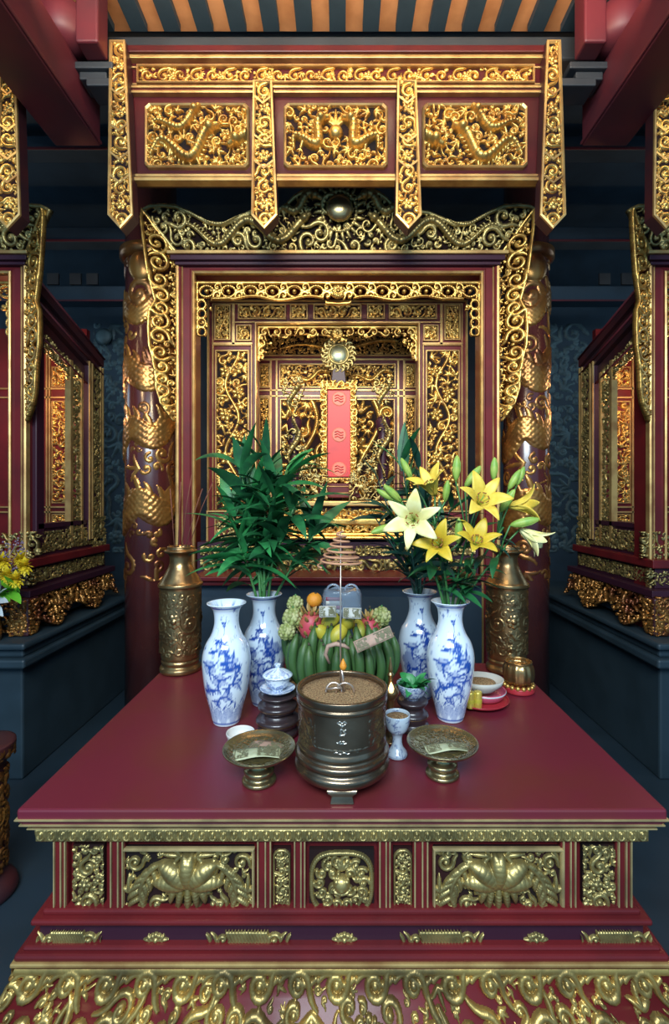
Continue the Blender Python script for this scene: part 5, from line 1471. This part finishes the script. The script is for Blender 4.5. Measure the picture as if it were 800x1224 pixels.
b.strip([oval(.05, .045, 0), oval(.078, .066, .022), oval(.084, .072, .040), oval(.080, .068, .0405), oval(.066, .055, .024), oval(.004, .004, .022)]); b.build('shell', PAPER, t)
MB().ball((0, 0, .026), (.055, .044, .010), 20, 8).build('contents', SANDM, t)
for k, (dx, dy, lab) in enumerate(((-.045, -.078, 'small yellow foil can on the red plate beside the lily vase, lower front'), (-.018, -.074, 'small yellow foil can on the red plate, right of its twin'))):
    t = thing('foil_can', (PX_+dx-.008, PY_+dy, TB+.016), lab, 'can', 'yellow foil cans')
    MB().lathe(arc([(.012, 0), (.0145, .002), (.0145, .05), (.011, .056), (.0005, .057)], 2), n=20).build('body', YELG, t)
    b = MB().lathe([(.0146, .016), (.0149, .018), (.0149, .030), (.0146, .032)], n=20, caps=False); b.build('band', MANG, t)
QX, QY = onx(620, 1.91), 1.91
t = thing('brass_pot', (QX, QY, TB), 'small ribbed brass pot on a red and gilt base, near the right table edge', 'pot')
MB().lathe(arc([(.05, 0), (.060, .004), (.061, .018), (.055, .024), (.0005, .025)], 3), n=40).build('red_base', REDP, t)
b = MB()
for k in range(16):
    a = 2*PI*k/16; b.ball((.054*math.cos(a), .054*math.sin(a), .026), (.010, .010, .010), 8, 6)
b.build('lotus_petals', GOLD, t)
b = MB(); n = 64; rows = []
for r, z in arc([(.042, .03), (.054, .045), (.059, .07), (.057, .095), (.050, .112), (.052, .118), (.046, .118), (.044, .10), (.0005, .09)], 3):
    rows.append([(r*(1+.035*math.cos(12*2*PI*i/n)*(z < .11))*math.cos(2*PI*i/n), r*(1+.035*math.cos(12*2*PI*i/n)*(z < .11))*math.sin(2*PI*i/n), z) for i in range(n+1)])
b.strip(rows).build('ribbed_bowl', BRASS, t)

# ---------------------------------------------------------------- bamboo in the rear left vase
rr = random.Random(21)
mouth = TB+.40
def bamboo(k, bx, by, tx, ty, H, label, m, nl):
    t = thing('bamboo_stalk', (bx, by, mouth-.06), label, 'bamboo stalk', 'bamboo stalks in the rear left vase')
    pts = []; rad = []
    for i in range(11):
        q = i/10; pts.append((tx*q**1.25, ty*q**1.25, H*q)); rad.append(.0055*(1-.45*q))
    b = MB().tube(pts, rad, 8)
    for i in range(1, 10): b.lathe([(rad[i]*.9, -.003), (rad[i]*1.3, 0), (rad[i]*.9, .003)], pts[i], 8, False)
    b.build('stem', STEM, t)
    f = MB()
    for j in range(nl):
        q = .34+.66*(j/(nl-1))**.8
        i = min(9, int(q*10)); p = Vector(pts[i]).lerp(Vector(pts[i+1]), q*10-i)
        a = rr.uniform(0, 2*PI); up = rr.uniform(.05, 1.1) if q < .9 else rr.uniform(.6, 1.4)
        d = (math.cos(a)*math.cos(up), math.sin(a)*math.cos(up)*.7, math.sin(up))
        f.strip(leaf_rows(p, d, rr.uniform(.13, .23), rr.uniform(.013, .023), rr.uniform(.4, 1.5), n=10, twist=rr.uniform(-.7, .7)))
    f.build('foliage', m, t)
for k in range(10):
    a = k*2.4; r = .006+.018*math.sqrt(k/10)
    px = (285, 300, 318, 340, 358, 270, 330, 308, 372, 292)[k]; py = (560, 572, 552, 562, 605, 605, 585, 595, 635, 650)[k]
    Yk = BLy+(-.05, .03, -.02, .04, -.03, .03, -.06, .05, .0, -.06)[k]
    H = CZ-(py-VY)*Yk/F-(mouth-.06)
    bamboo(k, BLx+r*math.cos(a), BLy+r*math.sin(a), onx(px, Yk)-BLx, Yk-BLy, H, 'green bamboo stalk with long narrow leaves in the rear left porcelain vase', (LEAF, LEAFL, LEAF, LEAFL)[k % 4], 24)
# ---------------------------------------------------------------- dark foliage in the rear right vase
for k in range(8):
    a = k*2.4; r = .005+.016*math.sqrt(k/8)
    px = (478, 455, 500, 468, 520, 445, 545, 490)[k]; py = (545, 575, 560, 600, 590, 620, 600, 625)[k]
    Yk = BRy+(.02, .05, .04, -.02, .05, .03, .06, 0)[k]; H = CZ-(py-VY)*Yk/F-(mouth-.06)
    t = thing('foliage_stem', (BRx+r*math.cos(a), BRy+r*math.sin(a), mouth-.06), 'dark green leafy stem in the porcelain vase behind the lilies', 'leafy stem', 'dark leafy stems in the rear right vase')
    pts = [((onx(px, Yk)-BRx)*(i/10)**1.2, (Yk-BRy)*i/10, H*i/10) for i in range(11)]
    MB().tube(pts, [.005-.0025*i/10 for i in range(11)], 7).build('stem', LEAFD, t)
    f = MB()
    for j in range(15):
        q = .25+.75*j/14; i = min(9, int(q*10)); p = Vector(pts[i]).lerp(Vector(pts[i+1]), q*10-i)
        aa = rr.uniform(0, 2*PI); up = rr.uniform(.2, 1.2) if k else rr.uniform(1.0, 1.45)
        f.strip(leaf_rows(p, (math.cos(aa)*math.cos(up), math.sin(aa)*math.cos(up)*.6, math.sin(up)), rr.uniform(.10, .20), rr.uniform(.010, .018), rr.uniform(.3, 1.1), n=9, twist=rr.uniform(-.7, .7)))
    if k == 0: f.strip(leaf_rows(pts[9], (.02, 0, 1), .19, .024, .05, up=Vector((0, 1, 0)), n=10))
    f.build('foliage', LEAFD if k % 3 else LEAF, t)

# ---------------------------------------------------------------- lilies in the front right vase
def petal(L, w, opening, flip=0.0, n=12):
    """petal in the (r, z) plane, +z is the axis of the bloom"""
    rows = []
    for i in range(n+1):
        q = i/n
        th = opening*(.22+1.18*q**1.5)             # angle from the axis along the petal
        if i == 0: r, z = .004, 0.0
        else: r += math.sin(th)*L/n; z += math.cos(th)*L/n
        ww = w*max(.04, math.sin(PI*min(1, .12+.86*q))**.85); c = .32
        rows.append([(r-ww*0.0, s_*ww, z+abs(s_)*ww*c*(1-.5*q)) for s_ in (-1, -.5, 0, .5, 1)])
    return rows
def orient(o, d, roll=0.0):
    o.rotation_mode = 'QUATERNION'
    q = Vector(d).to_track_quat('Z', 'Y'); from mathutils import Quaternion
    o.rotation_quaternion = q @ Quaternion((0, 0, 1), roll)
def lily_stem(label, base, top, blooms, buds, nleaf, seed):
    """base, top: world points; blooms: (offset from top, direction, length, opening, material); buds: (offset, direction, length)"""
    t = thing('lily_stem', base, label, 'lily', 'lily stems'); rl = random.Random(seed)
    d = Vector(top)-Vector(base); pts = [tuple(Vector((d.x*(q/8)**1.3, d.y*(q/8)**1.3, d.z*q/8))) for q in range(9)]
    b = MB().tube(pts, [.0055-.0022*q/8 for q in range(9)], 8)
    ends = [(o_, dd) for o_, dd, *_ in blooms]+[(o_, dd) for o_, dd, *_ in buds]
    for o_, dd in ends:
        e = d+Vector(o_); m_ = d*.86; mid = (m_+e)/2+Vector((0, 0, .01)); b.tube([m_, mid, e], .003, 6)
    b.build('stem', STEM, t)
    f = MB()
    for j in range(nleaf):
        q = rl.uniform(.30, 1.0); i = min(7, int(q*8)); p = Vector(pts[i]).lerp(Vector(pts[i+1]), q*8-i)
        a = rl.uniform(0, 2*PI); up = rl.uniform(-.2, .8)
        f.strip(leaf_rows(p, (math.cos(a)*math.cos(up), math.sin(a)*math.cos(up)*.7, math.sin(up)), rl.uniform(.08, .14), rl.uniform(.011, .018), rl.uniform(.4, 1.4), twist=rl.uniform(-.5, .5)))
    f.build('foliage', LEAF if seed % 2 else LEAFD, t)
    for o_, dd, L, op, m in blooms:
        fb = MB()
        for k in range(6):
            R_ = Matrix.Rotation(2*PI*k/6, 3, 'Z'); w = L*(.20 if k % 2 else .155)
            rows = [[tuple(R_ @ Vector(p)) for p in row] for row in petal(1.38*L*(1 if k % 2 else .97), 1.32*w, op*rl.uniform(.9, 1.08))]
            fb.strip(rows)
        fo = fb.build('bloom', m, t, solid=.0012); fo.location = d+Vector(o_); orient(fo, dd, rl.uniform(0, 1))
        s = MB()
        for k in range(6):
            a = 2*PI*k/6+.3; e = (L*.20*math.cos(a), L*.20*math.sin(a), L*.62); s.tube([(0, 0, .01), (e[0]*.5, e[1]*.5, e[2]*.6), e], .0011, 5)
        s.tube([(0, 0, 0), (0, 0, L*.7)], .0017, 6); so = s.build('filaments', BUD, fo)
        s = MB()
        for k in range(6):
            a = 2*PI*k/6+.3; c = (L*.20*math.cos(a), L*.20*math.sin(a), L*.62); s.tube([(c[0]-.006*math.sin(a), c[1]+.006*math.cos(a), c[2]), (c[0]+.006*math.sin(a), c[1]-.006*math.cos(a), c[2]+.002)], .0022, 6)
        s.build('anthers', ANTH, fo)
    for o_, dd, L in buds:
        bb = MB().lathe(arc([(.002, 0), (L*.10, L*.12), (L*.155, L*.40), (L*.14, L*.70), (L*.06, L*.94), (.0005, L)], 4), n=18)
        for k in range(3):
            a = 2*PI*k/3; bb.tube([(L*r_*math.cos(a), L*r_*math.sin(a), L*z_2) for r_, z_2 in ((.09, .12), (.15, .40), (.137, .70), (.056, .94))], L*.022, 5)
        bo = bb.build('bud', BUD, t); bo.location = d+Vector(o_); orient(bo, dd)
mo = (FRx, FRy, TB+.36)
def W3(px, py, Y): x, z = P(px, py, Y); return (x, Y, z)
def lily(label, dxy, top, blooms, buds, nleaf, seed):
    base = (mo[0]+dxy[0], mo[1]+dxy[1], mo[2]); tp = W3(*top)
    B = [(Vector(W3(*p))-Vector(tp), dd, L, op, m) for p, dd, L, op, m in blooms]
    U = [(Vector(W3(*p))-Vector(tp), dd, L) for p, dd, L in buds]
    lily_stem(label, base, tp, B, U, nleaf, seed)
lily('lily stem with the big cream-white bloom facing the viewer, leftmost of the lilies', (-.02, -.01), (503, 640, 1.62),
     [((495, 622, 1.60), (-.25, -1, .10), .098, 1.20, PETW)], [((480, 600, 1.62), (-.8, -.25, .75), .085), ((470, 628, 1.64), (-.8, -.3, -.25), .085)], 9, 1)
lily('lily stem with a half-open yellow bloom pointing up, above the cream bloom', (-.012, .012), (518, 612, 1.66),
     [((520, 592, 1.66), (-.45, -.45, .85), .085, .85, PETY)], [((492, 572, 1.69), (-.45, 0, .9), .08), ((532, 600, 1.64), (.10, -.2, 1), .075), ((470, 598, 1.70), (-.9, 0, .6), .07)], 9, 2)
lily('lily stem with the large pale yellow star bloom, highest of the open lilies', (.004, .0), (562, 630, 1.64),
     [((570, 606, 1.62), (.12, -.9, .55), .096, 1.12, PETY)], [((545, 575, 1.68), (.05, 0, 1), .09), ((556, 582, 1.66), (.6, 0, .8), .09), ((590, 574, 1.68), (.05, 0, 1), .08)], 9, 3)
lily('lily stem with a drooping golden bloom seen from the side, above the vase mouth', (-.006, -.018), (528, 665, 1.60),
     [((527, 654, 1.58), (-.35, -.75, .35), .080, 1.15, PETG)], [((548, 650, 1.58), (0, -.1, 1), .085)], 7, 4)
lily('lily stem with a golden cup bloom opening upward, right of the drooping one', (.014, -.012), (566, 668, 1.60),
     [((566, 656, 1.59), (.05, -.72, .7), .082, 1.05, PETG)], [], 8, 5)
lily('lily stem with pale yellow blooms turned away to the right', (.02, .008), (602, 630, 1.66),
     [((608, 605, 1.66), (.95, -.25, .10), .085, .85, PETY)], [((598, 612, 1.63), (.45, -.3, .85), .09), ((608, 585, 1.68), (.5, 0, .85), .08), ((618, 580, 1.69), (.35, 0, .9), .07)], 10, 6)
lily('lily stem ending in a drooping cream bloom and green bud, farthest right', (.026, -.002), (604, 655, 1.64),
     [((622, 632, 1.63), (.75, -.3, -.55), .080, .75, PETW)], [((610, 628, 1.61), (1, -.2, .25), .095)], 11, 7)
b = None

# ---------------------------------------------------------------- left edge: bouquet and carved pedestal
t = thing('flower_vase', (-1.92, 2.66, .775), 'dark vase at the left picture edge holding yellow chrysanthemums', 'vase')
MB().lathe(arc([(.035, 0), (.045, .004), (.05, .06), (.035, .15), (.028, .2), (.04, .29), (.036, .29), (.022, .24)], 4), n=28).build('body', BRASS, t)
t = thing('chrysanthemum_bouquet', (-1.90, 2.62, 1.06), 'bouquet of yellow chrysanthemums and lavender sprigs at the left picture edge', 'bouquet')
rb = random.Random(12)
heads = [(.03, .08, .10), (.17, .05, .17), (.21, .02, .135), (.13, .0, .09), (.09, .03, .16), (.06, -.02, .20), (.19, -.02, .07), (.11, .06, .05)]
sm = MB(); 
for (dx, dy, dz) in heads: sm.tube([(0, 0, -.1), (dx*.4, dy*.4-.02, dz*.5), (dx, dy-.05, dz)], .003, 6)
sm.build('stems', STEM, t)
for (dx, dy, dz) in heads:
    b = MB()
    for ring in range(3):
        for k in range(13):
            a = 2*PI*(k+.5*ring)/13; e = .15+ring*.45
            b.strip(leaf_rows((dx, dy-.05, dz), (math.cos(a)*math.cos(e), -.55*math.sin(e)-.15, math.sin(a)*math.cos(e)), (.058-.010*ring), .012, .1, n=4))
    b.build('flower_head', CHRY, t)
b = MB()
for k in range(14):
    a = rb.uniform(0, 2*PI); p = (rb.uniform(0, .2), rb.uniform(-.1, .05), rb.uniform(.10, .26)); b.tube([(.02, 0, 0), (p[0]*.6, p[1]*.6, p[2]*.6), p], .0015, 5)
    for q in range(7): b.ball((p[0]+rb.uniform(-.02, .02), p[1]+rb.uniform(-.02, .02), p[2]+rb.uniform(-.03, .03)), .005, 6, 5)
b.build('sprigs', LAV, t)
b = MB()
for k in range(9):
    a = rb.uniform(-.5, PI+.5); b.strip(leaf_rows((.04+.02*k, -.06, .0), (math.cos(a)*.8, -.35, math.sin(a)), .12, .026, .7, twist=rb.uniform(-.6, .6)))
b.build('foliage', LIME, t)
b = MB()
for k in range(4):
    a = -.2+.45*k; b.strip(leaf_rows((.03+.02*k, -.09, -.05), (math.cos(a)*.9, -.3, math.sin(a)), .16, .035, .3, twist=.5))
b.build('wrapping', WRAP, t)
t = thing('carved_pedestal', (-1.405, 1.9, 0), 'gilt carved pedestal partly cut off by the left picture edge, low beside the table', 'pedestal')
MB().lathe(arc([(.11, 0), (.12, .02), (.11, .05), (.085, .08), (.078, .12), (.082, .3), (.078, .5), (.09, .53), (.105, .555), (.11, .585), (.10, .60), (.0005, .60)], 3), n=40).build('body', DRED, t)
w, h = 2*PI*.082, .40; R = Relief(w, h, .004, 480); R.fill(900, .007, .030, .9, .003, 'slcf')
R.mesh('gilt_carving', COLG, lambda u, v, hh: np.stack([(.081+hh)*np.cos(u/.082), (.081+hh)*np.sin(u/.082), .10+v], 1), t)
w, h = 2*PI*.105, .06; R = Relief(w, h, .004, 481); R.fill(300, .006, .022, .9, .003, 'slcf')
R.mesh('gilt_band', COLG, lambda u, v, hh: np.stack([(.104+hh)*np.cos(u/.105), (.104+hh)*np.sin(u/.105), .535+v], 1), t)
